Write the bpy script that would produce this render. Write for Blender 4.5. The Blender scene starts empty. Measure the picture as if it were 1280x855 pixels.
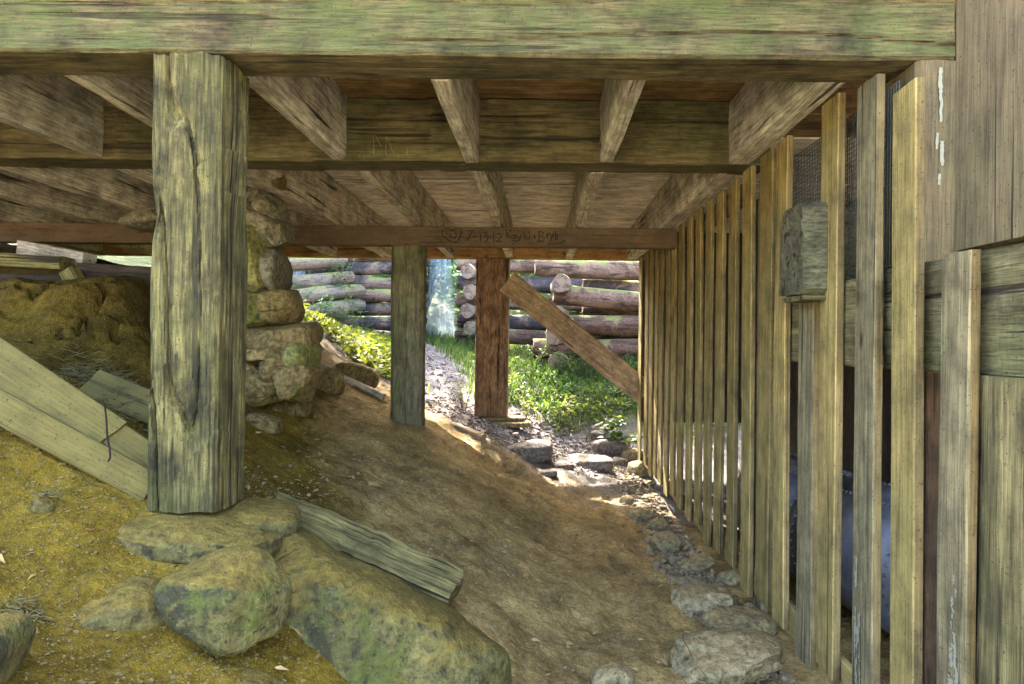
import bpy, bmesh, math, random
import numpy as np
from mathutils import Vector, Matrix

# ------------------------------------------------------------------ camera, sky, sun, exposure
SC = bpy.context.scene
H = 1.6                       # eye height over the path by the fence
F, CX, CY = 850.0, 675.0, 427.0
ROLL = math.radians(0.55)
cam_d = bpy.data.cameras.new('camera')
cam = bpy.data.objects.new('camera', cam_d)
SC.collection.objects.link(cam)
cam_d.sensor_width = 36.0
cam_d.lens = 36.0 * F / 1280.0
cam_d.shift_x = -(CX - 640.0) / 1280.0
cam_d.shift_y = (CY - 427.5) / 1280.0
cam_d.clip_start, cam_d.clip_end = 0.05, 2000
cam.location = (0, 0, H)
cam.rotation_euler = (math.pi / 2, -ROLL, 0)
SC.camera = cam

SUN_EL, SUN_AZ = math.radians(45), math.radians(-14)     # azimuth from +Y towards +X
w = bpy.data.worlds.new('World'); SC.world = w; w.use_nodes = True
nt = w.node_tree
sky = nt.nodes.new('ShaderNodeTexSky'); sky.sky_type = 'NISHITA'; sky.sun_disc = False
sky.sun_elevation, sky.sun_rotation = SUN_EL, SUN_AZ
sky.air_density, sky.dust_density, sky.ozone_density = 0.9, 5.0, 0.1
nt.links.new(sky.outputs[0], nt.nodes['Background'].inputs[0])
nt.nodes['Background'].inputs[1].default_value = 0.15
sd = bpy.data.lights.new('sun', 'SUN'); sd.energy = 3.0; sd.angle = math.radians(0.6); sd.color = (1.0, 0.93, 0.80)
sun = bpy.data.objects.new('sun', sd); SC.collection.objects.link(sun)
sun.rotation_euler = Vector((math.sin(SUN_AZ) * math.cos(SUN_EL), math.cos(SUN_AZ) * math.cos(SUN_EL), math.sin(SUN_EL))).to_track_quat('Z', 'Y').to_euler()
SC.view_settings.view_transform = 'Standard'; SC.view_settings.look = 'None'
SC.view_settings.gamma = 1.0; SC.view_settings.use_curve_mapping = False
SC.view_settings.exposure = 4.5
SC.render.engine = 'CYCLES'
SC.cycles.use_denoising = True
SC.cycles.max_bounces = 7; SC.cycles.diffuse_bounces = 4; SC.cycles.glossy_bounces = 2; SC.cycles.transparent_max_bounces = 8
SC.cycles.use_adaptive_sampling = True; SC.cycles.adaptive_threshold = 0.012; SC.cycles.caustics_reflective = False; SC.cycles.caustics_refractive = False
SC.cycles.sample_clamp_indirect = 6.0

R = math.radians
rng = np.random.default_rng(7)
random.seed(7)

# ------------------------------------------------------------------ helpers
def P(px, py, Y):
    """A point that far into the place (Y metres ahead) from a direction measured on the photograph."""
    dx, dy = px - CX, py - CY
    c, s = math.cos(ROLL), math.sin(ROLL)
    x0, y0 = dx * c + dy * s, -dx * s + dy * c
    return Vector((x0 * Y / F, Y, H - y0 * Y / F))

def _hash(ix, iy, iz, seed):
    n = (ix.astype(np.int64) * 374761393 + iy.astype(np.int64) * 668265263 + iz.astype(np.int64) * 2147483647 + seed * 974711) & 0x7fffffff
    n = ((n ^ (n >> 13)) * 1274126177) & 0x7fffffff
    n = ((n ^ (n >> 16)) * 1911520717) & 0x7fffffff
    return ((n ^ (n >> 15)) & 0xffff) / 65535.0

def vnoise(p, seed=0):
    p = np.asarray(p, float)
    f = np.floor(p); t = p - f; t = t * t * (3 - 2 * t); i = f.astype(np.int64)
    r = 0
    for a in (0, 1):
        wx = t[:, 0] if a else 1 - t[:, 0]
        for b in (0, 1):
            wy = t[:, 1] if b else 1 - t[:, 1]
            for c in (0, 1):
                wz = t[:, 2] if c else 1 - t[:, 2]
                r = r + wx * wy * wz * _hash(i[:, 0] + a, i[:, 1] + b, i[:, 2] + c, seed)
    return r * 2 - 1

def fbm(p, octv=4, seed=0, gain=0.5):
    p = np.asarray(p, float); a, s, o = 1.0, 0.0, 0.0
    for k in range(octv):
        s = s + a * vnoise(p * (2.03 ** k) + k * 17.3, seed + k); o += a; a *= gain
    return s / o

def ridge(p, octv=4, seed=0):
    p = np.asarray(p, float); a, s, o = 1.0, 0.0, 0.0
    for k in range(octv):
        s = s + a * (1 - np.abs(vnoise(p * (2.03 ** k) + k * 9.1, seed + k))); o += a; a *= 0.5
    return s / o

def new_mesh(name, v, f, mats=(), smooth=True, fm=None):
    me = bpy.data.meshes.new(name)
    v = np.asarray(v, np.float32)
    if isinstance(f, np.ndarray):
        n, k = f.shape
        me.vertices.add(len(v)); me.vertices.foreach_set('co', v.ravel())
        me.loops.add(n * k); me.loops.foreach_set('vertex_index', f.astype(np.int32).ravel())
        me.polygons.add(n); me.polygons.foreach_set('loop_start', np.arange(0, n * k, k, dtype=np.int32))
        me.polygons.foreach_set('loop_total', np.full(n, k, np.int32))
    else:
        me.from_pydata([tuple(map(float, q)) for q in v], [], [tuple(int(j) for j in q) for q in f])
    for m in mats: me.materials.append(m)
    if fm is not None: me.polygons.foreach_set('material_index', np.asarray(fm, np.int32))
    me.polygons.foreach_set('use_smooth', np.full(len(me.polygons), bool(smooth)))
    me.update(calc_edges=True)
    return me

def obj(name, me, parent=None, loc=None, mat4=None, label=None, cat=None, group=None, kind=None):
    o = bpy.data.objects.new(name, me)
    SC.collection.objects.link(o)
    if parent is not None: o.parent = parent
    if mat4 is not None:
        o.location = mat4.to_translation(); o.rotation_euler = mat4.to_euler()
    if loc is not None: o.location = loc
    if label: o['label'] = label
    if cat: o['category'] = cat
    if group: o['group'] = group
    if kind: o['kind'] = kind
    return o

def thing(name, label, cat, loc=(0, 0, 0), group=None):
    return obj(name, None, None, loc, None, label, cat, group)

def place(o, root):
    """keep a part where it was built (world coordinates) under a thing that stands elsewhere"""
    o.parent = root
    o.location = Vector(o.location) - Vector(root.location)
    return o

def frame(p0, p1, up=(0, 0, 1)):
    p0, p1, up = Vector(p0), Vector(p1), Vector(up)
    x = (p1 - p0).normalized(); y = up.cross(x).normalized(); z = x.cross(y)
    m = Matrix((x, y, z)).transposed().to_4x4()
    m.translation = (p0 + p1) / 2
    return m, (p1 - p0).length

# ---- timber: rounded-rectangle section swept along local X (the grain), surface pushed by dispf
def timber_mesh(name, L, wd, ht, mats, bev=0.008, seg=0.08, side=5, amp=0.003, fx=2.0, fy=9.0, seed=0, bow=0.0, dispf=None, ends=0.006, taper=1.0, smooth=True, edge_mat=None):
    n = max(2, int(L / seg) + 1)
    xs = np.linspace(-L / 2, L / 2, n)
    b = min(bev, wd * 0.3, ht * 0.3)
    a, c = wd / 2, ht / 2
    ring, nor = [], []
    def edge(p, q, nn):
        for t in np.linspace(0, 1, side + 1):
            ring.append((p[0] + (q[0] - p[0]) * t, p[1] + (q[1] - p[1]) * t)); nor.append(nn)
    edge((-a + b, -c), (a - b, -c), (0, -1)); edge((a, -c + b), (a, c - b), (1, 0))
    edge((a - b, c), (-a + b, c), (0, 1)); edge((-a, c - b), (-a, -c + b), (-1, 0))
    ring, nor = np.array(ring), np.array(nor, float); k = len(ring)
    X = np.repeat(xs, k); YZ = np.tile(ring, (n, 1)); N = np.tile(nor, (n, 1))
    tp = 1 + (taper - 1) * (X / L + 0.5)
    YZ = YZ * tp[:, None]
    pts = np.column_stack([X, YZ])
    q = np.column_stack([X * fx, YZ * fy])
    d = amp * fbm(q, 3, seed * 13 + 1)
    if dispf is not None: d = d + dispf(pts, N)
    pts[:, 1:] += N * d[:, None]
    if bow:
        pts[:, 2] += bow * fbm(np.column_stack([X * 0.7, X * 0 + 3.3, X * 0]), 2, seed + 5)
        pts[:, 1] += bow * fbm(np.column_stack([X * 0.7, X * 0 + 8.3, X * 0]), 2, seed + 6)
    e = (np.arange(n * k) // k)
    for idx in (0, n - 1):
        m = e == idx
        pts[m, 0] += ends * fbm(np.column_stack([pts[m, 1] * 20, pts[m, 2] * 20, pts[m, 1] * 0 + idx]), 2, seed + 9)
    i, j = np.meshgrid(np.arange(n - 1), np.arange(k), indexing='ij')
    j2 = (j + 1) % k
    quads = np.stack([i * k + j, i * k + j2, (i + 1) * k + j2, (i + 1) * k + j], -1).reshape(-1, 4)
    faces = [tuple(r) for r in quads[:, ::-1]]
    faces.append(tuple(range(k))); faces.append(tuple(range((n - 1) * k, n * k))[::-1])
    if edge_mat is None: fm = [0] * (len(faces) - 2) + [1 if len(mats) > 1 else 0] * 2
    else:
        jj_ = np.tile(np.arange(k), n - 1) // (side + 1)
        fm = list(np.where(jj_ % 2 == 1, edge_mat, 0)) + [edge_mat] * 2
    me = new_mesh(name, pts, [f[::-1] for f in faces], mats, smooth, fm)
    try: me.set_sharp_from_angle(angle=R(38))
    except Exception: pass
    return me

def timber(name, p0, p1, wd, ht, mats, up=(0, 0, 1), parent=None, label=None, cat=None, group=None, **kw):
    if not isinstance(mats, (list, tuple)): mats = [mats]
    m, L = frame(p0, p1, up)
    me = timber_mesh(name, L, wd, ht, mats, **kw)
    o = obj(name, me, None, None, m, label, cat, group)
    if parent is not None: place(o, parent)
    return o

# ---- rocks
_ico = {}
def ico(sub):
    if sub not in _ico:
        bm = bmesh.new(); bmesh.ops.create_icosphere(bm, subdivisions=sub, radius=1.0)
        v = np.array([q.co[:] for q in bm.verts]); f = np.array([[q.index for q in t.verts] for t in bm.faces]); bm.free()
        _ico[sub] = (v, f)
    return _ico[sub]

def rock_mesh(name, dims, seed, mat, sub=4, box=0.6, cuts=7, depth=0.80, rough=0.05, strata=0.0, fine=0.012, planes=None, soft=9.0):
    v, f = ico(sub); v = v.copy(); r = np.random.default_rng(seed)
    v = np.sign(v) * np.abs(v) ** box
    v = v / np.max(np.abs(v), axis=0)
    dims = np.array(dims, float)
    for k in range(cuts):
        n = r.normal(size=3); n /= np.linalg.norm(n)
        d = depth + r.uniform(-0.06, 0.22)
        s = v @ n - d * (0.85 + 0.35 * np.sum(np.abs(n)) / 1.73)
        v -= np.where(s > 0, s * 0.9, 0)[:, None] * n
    for (n, d) in (planes or ()):
        n = np.array(n, float); n /= np.linalg.norm(n); s = v @ n - d
        v -= (np.log1p(np.exp(np.clip(s * soft, -30, 30))) / soft * 0.95)[:, None] * n
    nn = v / (np.linalg.norm(v, axis=1)[:, None] + 1e-6)
    s = float(np.mean(dims))
    v = v * dims
    q = v / s
    dd = rough * s * fbm(q * 1.6, 4, seed) + fine * s * (ridge(q * 6, 3, seed + 3) - 0.6)
    if strata: dd = dd + strata * s * np.sign(fbm(np.column_stack([q[:, 0] * 0.8, q[:, 1] * 0.8, q[:, 2] * 9]), 2, seed + 8)) * 0.5
    v = v + nn * dd[:, None]
    me = new_mesh(name, v, f, [mat], True)
    return me

def rock(name, loc, dims, rot=(0, 0, 0), seed=1, mat=None, parent=None, label=None, cat='rock', group=None, **kw):
    me = rock_mesh(name, dims, seed, mat, **kw)
    o = obj(name, me, None, loc, None, label, cat if label else None, group)
    o.rotation_euler = [R(a) for a in rot]
    if parent is not None: place(o, parent)
    return o

# ---- tubes (twigs, wire, strokes)
def tube(pts, r, k=5):
    pts = [Vector(p) for p in pts]; V, Fc = [], []
    rs = r if isinstance(r, (list, tuple)) else [r] * len(pts)
    for i, p in enumerate(pts):
        t = (pts[min(i + 1, len(pts) - 1)] - pts[max(i - 1, 0)]).normalized()
        a = t.cross(Vector((0.31, 0.52, 0.79))).normalized(); b = t.cross(a)
        for j in range(k):
            an = 2 * math.pi * j / k
            V.append(tuple(p + (a * math.cos(an) + b * math.sin(an)) * rs[i]))
    for i in range(len(pts) - 1):
        for j in range(k):
            Fc.append((i * k + j, i * k + (j + 1) % k, (i + 1) * k + (j + 1) % k, (i + 1) * k + j))
    Fc.append(tuple(range(k))[::-1]); Fc.append(tuple(range((len(pts) - 1) * k, len(pts) * k)))
    return V, Fc

def tubes_mesh(name, lst, mat, k=5):
    V, Fc = [], []
    for pts, r in lst:
        v, f = tube(pts, r, k); o = len(V); V += v; Fc += [tuple(i + o for i in q) for q in f]
    return new_mesh(name, V, Fc, [mat], True)

# ------------------------------------------------------------------ materials
class G:
    def __init__(s, name):
        s.m = bpy.data.materials.new(name); s.m.use_nodes = True; s.t = s.m.node_tree
        s.b = s.t.nodes['Principled BSDF']; s.out = s.t.nodes['Material Output']
    def n(s, typ, **kw):
        d = s.t.nodes.new(typ)
        for k, v in kw.items(): setattr(d, k, v)
        return d
    def l(s, a, b): s.t.links.new(a, b)
    def inp(s, sock, v):
        if hasattr(v, 'is_linked') or hasattr(v, 'links'): s.l(v, sock)
        else: sock.default_value = v
    def coord(s, which='Object', rnd=True):
        tc = s.n('ShaderNodeTexCoord')
        if not rnd: return tc.outputs[which]
        oi = s.n('ShaderNodeObjectInfo'); mu = s.n('ShaderNodeMath', operation='MULTIPLY'); s.l(oi.outputs['Random'], mu.inputs[0]); mu.inputs[1].default_value = 57.0
        ad = s.n('ShaderNodeVectorMath', operation='ADD'); s.l(tc.outputs[which], ad.inputs[0]); s.l(mu.outputs[0], ad.inputs[1])
        return ad.outputs[0]
    def pos(s): return s.n('ShaderNodeNewGeometry').outputs['Position']
    def nz(s):
        g = s.n('ShaderNodeNewGeometry'); sp = s.n('ShaderNodeSeparateXYZ'); s.l(g.outputs['Normal'], sp.inputs[0]); return sp.outputs[2]
    def axis(s, v, i):
        sp = s.n('ShaderNodeSeparateXYZ'); s.l(v, sp.inputs[0]); return sp.outputs[i]
    def scale(s, v, sc, loc=(0, 0, 0), rot=(0, 0, 0)):
        m = s.n('ShaderNodeMapping'); s.l(v, m.inputs[0]); m.inputs['Scale'].default_value = sc; m.inputs['Location'].default_value = loc; m.inputs['Rotation'].default_value = rot
        return m.outputs[0]
    def noise(s, v, sc=5, det=6, rough=0.55, dist=0.0):
        d = s.n('ShaderNodeTexNoise'); s.l(v, d.inputs['Vector']); d.inputs['Scale'].default_value = sc; d.inputs['Detail'].default_value = det
        d.inputs['Roughness'].default_value = rough; d.inputs['Distortion'].default_value = dist
        return d.outputs['Fac']
    def voro(s, v, sc=5, feat='F1', rnd=1.0):
        d = s.n('ShaderNodeTexVoronoi', feature=feat); s.l(v, d.inputs['Vector']); d.inputs['Scale'].default_value = sc; d.inputs['Randomness'].default_value = rnd
        return d.outputs['Distance']
    def wave(s, v, sc, dist=2.0, det=3.0, dsc=1.0, direction='Y', profile='SIN'):
        d = s.n('ShaderNodeTexWave', wave_type='BANDS', bands_direction=direction, wave_profile=profile); s.l(v, d.inputs['Vector'])
        d.inputs['Scale'].default_value = sc; d.inputs['Distortion'].default_value = dist; d.inputs['Detail'].default_value = det; d.inputs['Detail Scale'].default_value = dsc
        return d.outputs['Fac']
    def ramp(s, fac, stops):
        r = s.n('ShaderNodeValToRGB'); s.l(fac, r.inputs[0]); e = r.color_ramp.elements
        while len(e) < len(stops): e.new(0.5)
        for el, (p, c) in zip(e, stops):
            el.position = p; el.color = (c, c, c, 1) if not hasattr(c, '__len__') else (*c, 1)
        return r.outputs[0]
    def mix(s, fac, a, b, mode='MIX'):
        m = s.n('ShaderNodeMix', data_type='RGBA', blend_type=mode)
        s.inp(m.inputs[0], fac)
        for sock, v in ((m.inputs[6], a), (m.inputs[7], b)):
            if isinstance(v, (tuple, list)): sock.default_value = (*v, 1) if len(v) == 3 else v
            else: s.l(v, sock)
        return m.outputs[2]
    def math(s, op, a, b=0.0, clamp=False):
        m = s.n('ShaderNodeMath', operation=op, use_clamp=clamp); s.inp(m.inputs[0], a); s.inp(m.inputs[1], b); return m.outputs[0]
    def bump(s, h, strength=0.5, dist=0.02, prev=None):
        b = s.n('ShaderNodeBump'); s.l(h, b.inputs['Height']); b.inputs['Strength'].default_value = strength; b.inputs['Distance'].default_value = dist
        if prev is not None: s.l(prev, b.inputs['Normal'])
        return b.outputs[0]
    def done(s, col, rough=0.85, normal=None, spec=0.25):
        s.inp(s.b.inputs['Base Color'], (*col, 1) if isinstance(col, tuple) else col); s.inp(s.b.inputs['Roughness'], rough)
        s.b.inputs['Specular IOR Level'].default_value = spec
        if normal is not None: s.l(normal, s.b.inputs['Normal'])
        return s.m

def wood(name, A, B, C, dark=(0.02, 0.014, 0.008), crack=0.5, moss=None, mossamt=0.0, bump=0.6, gx=0.12, gs=30.0, saw=0.0, knots=0.25, rough=0.85, patch=2.2, vary=0.25, con=1.0, blot=0.5, mossside=False):
    """weathered timber, grain along the object's own X"""
    g = G(name); v = g.coord()
    n1 = g.noise(g.scale(v, (gx, 1, 1)), gs, 4, 0.65)
    n2 = g.noise(g.scale(v, (gx * 0.5, 1, 1)), gs * 4.5, 2.5, 0.7)
    big = g.noise(g.scale(v, (0.6, 1, 1)), patch, 3, 0.6)
    wob = g.noise(g.scale(v, (0.8, 1, 1)), 7.0, 5, 0.7)
    h_ = 0.20 / max(con, 0.05)
    col = g.mix(g.ramp(n1, [(max(0.0, 0.5 - h_), 0.0), (min(1.0, 0.5 + h_), 1.0)]), A, B)
    col = g.mix(g.ramp(big, [(0.42, 0.0), (0.60, 1.0)]), col, g.mix(0.75, col, C))
    wv = g.wave(g.scale(v, (0.10, 1, 1), (0, 0, 0), (0.5, 0, 0)), 7.0, 9.0, 2.0, 1.2, 'Y')
    col = g.mix(g.math('MULTIPLY', g.ramp(wv, [(0.0, 1.0), (0.30, 0.0)]), 0.22 * con), col, dark)
    col = g.mix(1.0, col, g.ramp(n2, [(0.28, 1 - 0.55 * con), (0.66, 1 + 0.35 * con)]), 'MULTIPLY')
    col = g.mix(1.0, col, g.ramp(wob, [(0.34, 1 - blot), (0.60, 1 + 0.25 * blot)]), 'MULTIPLY')
    ck = g.noise(g.scale(v, (gx * 0.22, 1, 1), (3.1, 1.7, 9.2)), gs * 1.1, 2, 0.55)
    ckm = g.ramp(ck, [(0.30, 1.0), (0.335 + 0.045 * crack, 0.0)])
    col = g.mix(g.math('MULTIPLY', ckm, min(1.0, 0.4 + crack)), col, dark)
    kn = g.voro(g.scale(v, (0.45, 1, 1)), 2.6, 'F1')
    knm = g.ramp(kn, [(0.022, 1.0), (0.065, 0.0)])
    col = g.mix(g.math('MULTIPLY', knm, knots * 2.2, True), col, dark)
    if saw:
        sw = g.noise(g.scale(v, (1, 0.05, 0.05)), 70.0, 2, 0.6)
        col = g.mix(saw, col, g.mix(1.0, col, g.ramp(sw, [(0.25, 0.55), (0.7, 1.25)]), 'MULTIPLY'))
    if moss is not None:
        mn = g.noise(g.scale(v, (0.55, 1, 1)), 3.2, 7, 0.78)
        mm = g.ramp(mn, [(0.62 - 0.30 * mossamt, 0.0), (0.74 - 0.22 * mossamt, 1.0)])
        if mossside: mm = g.math('MULTIPLY', mm, g.ramp(g.math('ABSOLUTE', g.nz()), [(0.55, 1.0), (0.8, 0.05)]))
        mg = g.mix(g.ramp(n2, [(0.3, 0.0), (0.7, 1.0)]), moss, tuple(c * 2.2 for c in moss))
        col = g.mix(g.math('MULTIPLY', mm, 0.85), col, mg)
    sp = g.noise(v, 110, 2, 0.5)
    col = g.mix(g.ramp(sp, [(0.64, 0.0), (0.70, 0.7)]), col, dark)
    oi = g.n('ShaderNodeObjectInfo')
    hs = g.n('ShaderNodeHueSaturation'); g.l(col, hs.inputs['Color'])
    mr = g.n('ShaderNodeMapRange'); g.l(oi.outputs['Random'], mr.inputs[0]); mr.inputs[3].default_value = 1 - vary; mr.inputs[4].default_value = 1 + vary
    g.l(mr.outputs[0], hs.inputs['Value'])
    h = g.math('ADD', g.math('MULTIPLY', n1, 0.5), g.math('MULTIPLY', n2, 0.35))
    h = g.math('SUBTRACT', h, g.math('MULTIPLY', ckm, 0.9))
    h = g.math('SUBTRACT', h, g.math('MULTIPLY', knm, 0.25))
    if saw: h = g.math('ADD', h, g.math('MULTIPLY', sw, 0.5 * saw))
    return g.done(hs.outputs[0], rough, g.bump(h, bump, 0.014))

def stone(name, A, B, C, moss=None, mossamt=0.0, dust=None, dustamt=0.0, bump=0.7, sc=4.0, stain=None):
    g = G(name); v = g.coord()
    n1 = g.noise(v, sc, 5, 0.65, 0.5); n2 = g.noise(v, sc * 7, 4, 0.72); n3 = g.noise(v, sc * 0.6, 3, 0.6)
    col = g.mix(g.ramp(n1, [(0.33, 0.0), (0.66, 1.0)]), A, B)
    col = g.mix(g.ramp(n3, [(0.46, 0.0), (0.60, 1.0)]), col, g.mix(0.7, col, C))
    col = g.mix(1.0, col, g.ramp(n2, [(0.32, 0.30), (0.64, 1.50)]), 'MULTIPLY')
    if stain: col = g.mix(g.ramp(g.noise(v, 3.0, 5, 0.6, 1.5), [(0.56, 0.0), (0.62, 0.8)]), col, stain)
    if moss:
        mm = g.ramp(g.noise(v, sc * 0.9, 8, 0.80), [(0.62 - 0.25 * mossamt, 0.0), (0.67 - 0.23 * mossamt, 1.0)])
        col = g.mix(g.math('MULTIPLY', mm, 0.85), col, g.mix(n2, tuple(c * 0.5 for c in moss), tuple(min(1, c * 1.7) for c in moss)))
    if dust:
        up = g.ramp(g.math('ADD', g.nz(), g.math('MULTIPLY', g.math('SUBTRACT', n1, 0.5), 0.9)), [(0.62 - 0.35 * dustamt, 0.0), (0.95 - 0.25 * dustamt, 1.0)])
        col = g.mix(g.math('MULTIPLY', up, 0.9), col, g.mix(1.0, dust, g.ramp(n2, [(0.3, 0.5), (0.7, 1.4)]), 'MULTIPLY'))
    sp = g.noise(v, 90, 2, 0.5)
    col = g.mix(g.ramp(sp, [(0.66, 0.0), (0.74, 0.35)]), col, g.mix(0.5, col, (0.42, 0.38, 0.22)))
    pit = g.ramp(g.noise(v, 45, 3, 0.7), [(0.30, 1.0), (0.38, 0.0)])
    col = g.mix(g.math('MULTIPLY', pit, 0.6), col, (0.025, 0.022, 0.012))
    crk = g.ramp(g.voro(g.scale(v, (1, 1, 1.6)), sc * 0.55, 'DISTANCE_TO_EDGE'), [(0.0, 1.0), (0.010, 0.0)])
    crk = g.math('MULTIPLY', g.math('MULTIPLY', crk, 0.5), g.ramp(n3, [(0.52, 0.0), (0.60, 1.0)]))
    col = g.mix(g.math('MULTIPLY', crk, 0.7), col, (0.02, 0.017, 0.01))
    h = g.math('SUBTRACT', g.math('ADD', g.math('MULTIPLY', n1, 0.6), g.math('MULTIPLY', n2, 0.5)), g.math('ADD', g.math('MULTIPLY', crk, 0.4), g.math('MULTIPLY', pit, 0.15)))
    return g.done(col, 0.88, g.bump(h, min(1.0, bump * 1.3), 0.045))

M = {}
M['front_beam'] = wood('mossy_beam_wood', (0.0672, 0.05107, 0.02419), (0.121, 0.09408, 0.04301), (0.0672, 0.06048, 0.02554), crack=0.6, moss=(0.03629, 0.04435, 0.01277), mossside=True, mossamt=0.66, bump=0.8, knots=0.6, vary=0.0, con=1.2, blot=0.75)
M['beam'] = wood('hewn_beam_wood', (0.06324, 0.04848, 0.01897), (0.1265, 0.1001, 0.04216), (0.06851, 0.06588, 0.02371), crack=0.9, bump=0.7, vary=0.0, gs=22)
M['tie'] = wood('brown_tie_wood', (0.1037, 0.06703, 0.03696), (0.1357, 0.09265, 0.05174), (0.08778, 0.05998, 0.03511), crack=0.15, bump=0.3, vary=0.0, con=0.5, blot=0.3, knots=0.4)
M['far_beam'] = wood('orange_beam_wood', (0.306, 0.171, 0.0585), (0.432, 0.261, 0.1035), (0.27, 0.1485, 0.0585), crack=0.25, bump=0.4, vary=0.05, con=0.6)
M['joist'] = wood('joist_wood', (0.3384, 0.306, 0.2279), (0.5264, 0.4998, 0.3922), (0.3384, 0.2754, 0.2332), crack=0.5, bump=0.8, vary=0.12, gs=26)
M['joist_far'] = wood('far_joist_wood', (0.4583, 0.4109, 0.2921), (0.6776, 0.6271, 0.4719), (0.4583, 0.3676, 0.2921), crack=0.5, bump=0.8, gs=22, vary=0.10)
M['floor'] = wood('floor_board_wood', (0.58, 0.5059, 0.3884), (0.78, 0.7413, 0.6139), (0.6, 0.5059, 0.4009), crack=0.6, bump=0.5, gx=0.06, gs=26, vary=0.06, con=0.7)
M['floor_shade'] = wood('dim_floor_board_wood', (0.17, 0.10, 0.04), (0.28, 0.18, 0.08), (0.13, 0.08, 0.04), crack=0.4, bump=0.5, gx=0.06, vary=0.3)  # darker copy of the floor boards, front bay's shade put into the colour
M['post'] = wood('weathered_post_wood', (0.03027, 0.02546, 0.008944), (0.1617, 0.1328, 0.04541), (0.06536, 0.06192, 0.01651), dark=(0.013, 0.011, 0.005), crack=2.0, gx=0.10, gs=26, bump=1.0, moss=(0.034, 0.034, 0.009), mossamt=0.30, patch=3.0, vary=0.0, con=1.35, blot=0.75)
M['post2'] = wood('dark_post_wood', (0.10, 0.088, 0.05), (0.22, 0.19, 0.11), (0.11, 0.115, 0.05), crack=0.8, bump=0.9, moss=(0.05, 0.07, 0.015), mossamt=0.25, vary=0.0)
M['post3'] = wood('red_post_wood', (0.159, 0.08993, 0.04684), (0.3323, 0.2111, 0.117), (0.224, 0.1329, 0.07268), dark=(0.01806, 0.00782, 0.004845), crack=1.3, gx=0.22, gs=30, bump=1.0, vary=0.0, con=1.2)
M['brace'] = wood('brace_wood', (0.2992, 0.209, 0.1176), (0.4576, 0.3515, 0.2156), (0.3256, 0.228, 0.1372), crack=0.7, bump=0.7, vary=0.0)
M['slat'] = wood('slat_wood', (0.2104, 0.1487, 0.04852), (0.33, 0.2446, 0.0849), (0.2248, 0.181, 0.05892), crack=0.25, bump=0.35, gs=34, gx=0.05, knots=0.8, vary=0.20, patch=3, con=0.8, blot=0.45)
M['slat_edge_shade'] = wood('shaded_slat_edge_wood', (0.11, 0.075, 0.028), (0.18, 0.13, 0.05), (0.12, 0.09, 0.035), crack=0.4, bump=0.4, gs=34, gx=0.05, knots=0.2, vary=0.2, con=0.7)  # darker slat wood, painting shade onto the narrow sides of the slats
M['slat_old'] = wood('old_slat_wood', (0.12, 0.0944, 0.0448), (0.24, 0.2, 0.1056), (0.136, 0.12, 0.06), crack=0.8, bump=0.7, gs=34, gx=0.05, knots=0.6, vary=0.10, patch=5, con=0.95)
M['wall'] = wood('sawn_wall_wood', (0.0756, 0.05625, 0.02782), (0.127, 0.09855, 0.04959), (0.0877, 0.07137, 0.03387), crack=0.6, bump=0.45, gs=34, gx=0.06, knots=0.4, vary=0.05, con=0.8, blot=0.35)
M['ribbed'] = wood('ribbed_board_wood', (0.07728, 0.0672, 0.02822), (0.1512, 0.1344, 0.06182), (0.08064, 0.08064, 0.03024), crack=0.6, bump=0.8, gs=34, saw=0.4, vary=0.08)
M['rotten'] = wood('rotten_timber_wood', (0.08, 0.064, 0.0256), (0.196, 0.16, 0.068), (0.092, 0.084, 0.0304), crack=1.3, bump=1.0, gs=24, gx=0.07, vary=0.0, moss=(0.068, 0.076, 0.0288), mossamt=0.2, con=1.1)
M['stub'] = wood('stub_wood', (0.06, 0.0528, 0.0288), (0.136, 0.12, 0.0656), (0.072, 0.072, 0.036), crack=1.2, bump=1.0, gs=16, gx=0.6, vary=0.0, con=1.2)
M['scrap'] = wood('scrap_wood', (0.1176, 0.08968, 0.02688), (0.252, 0.1976, 0.0672), (0.126, 0.1064, 0.03328), crack=1.1, bump=1.0, gs=34, gx=0.06, vary=0.15, con=1.2)
M['pale_board'] = wood('dusty_board_wood', (0.1042, 0.08198, 0.02016), (0.1378, 0.1109, 0.03024), (0.1075, 0.084, 0.02016), crack=0.15, bump=0.3, gs=24, gx=0.08, knots=0.2, vary=0.06, con=0.45, blot=0.25)
M['rust_wood'] = wood('rusty_timber', (0.035, 0.02, 0.009), (0.10, 0.056, 0.024), (0.045, 0.028, 0.014), crack=1.0, bump=0.8, vary=0.0)
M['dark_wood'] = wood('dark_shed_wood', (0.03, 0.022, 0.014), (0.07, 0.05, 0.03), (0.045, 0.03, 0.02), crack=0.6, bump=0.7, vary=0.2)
DUST = (0.135, 0.091, 0.014)
M['boulder'] = stone('green_boulder_stone', (0.05998, 0.05107, 0.01562), (0.12, 0.1021, 0.03229), (0.04586, 0.04469, 0.01667), moss=(0.05712, 0.06552, 0.01092), mossamt=0.30, dust=DUST, dustamt=0.35, stain=(0.02117, 0.02171, 0.009374))
M['slab'] = stone('dusty_slab_stone', (0.07056, 0.05746, 0.01667), (0.1341, 0.1053, 0.03125), (0.05292, 0.05107, 0.01875), dust=DUST, dustamt=0.7, stain=(0.02117, 0.02171, 0.009374))
M['path_rock'] = stone('grey_path_stone', (0.1947, 0.1511, 0.0765), (0.3382, 0.2681, 0.1402), (0.1742, 0.1463, 0.068), moss=(0.123, 0.1316, 0.03825), mossamt=0.2, dust=(0.246, 0.1706, 0.07225), dustamt=0.3)
M['far_rock'] = stone('pale_rock', (0.1344, 0.1042, 0.084), (0.2218, 0.1747, 0.1445), (0.1411, 0.1243, 0.121))
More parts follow.
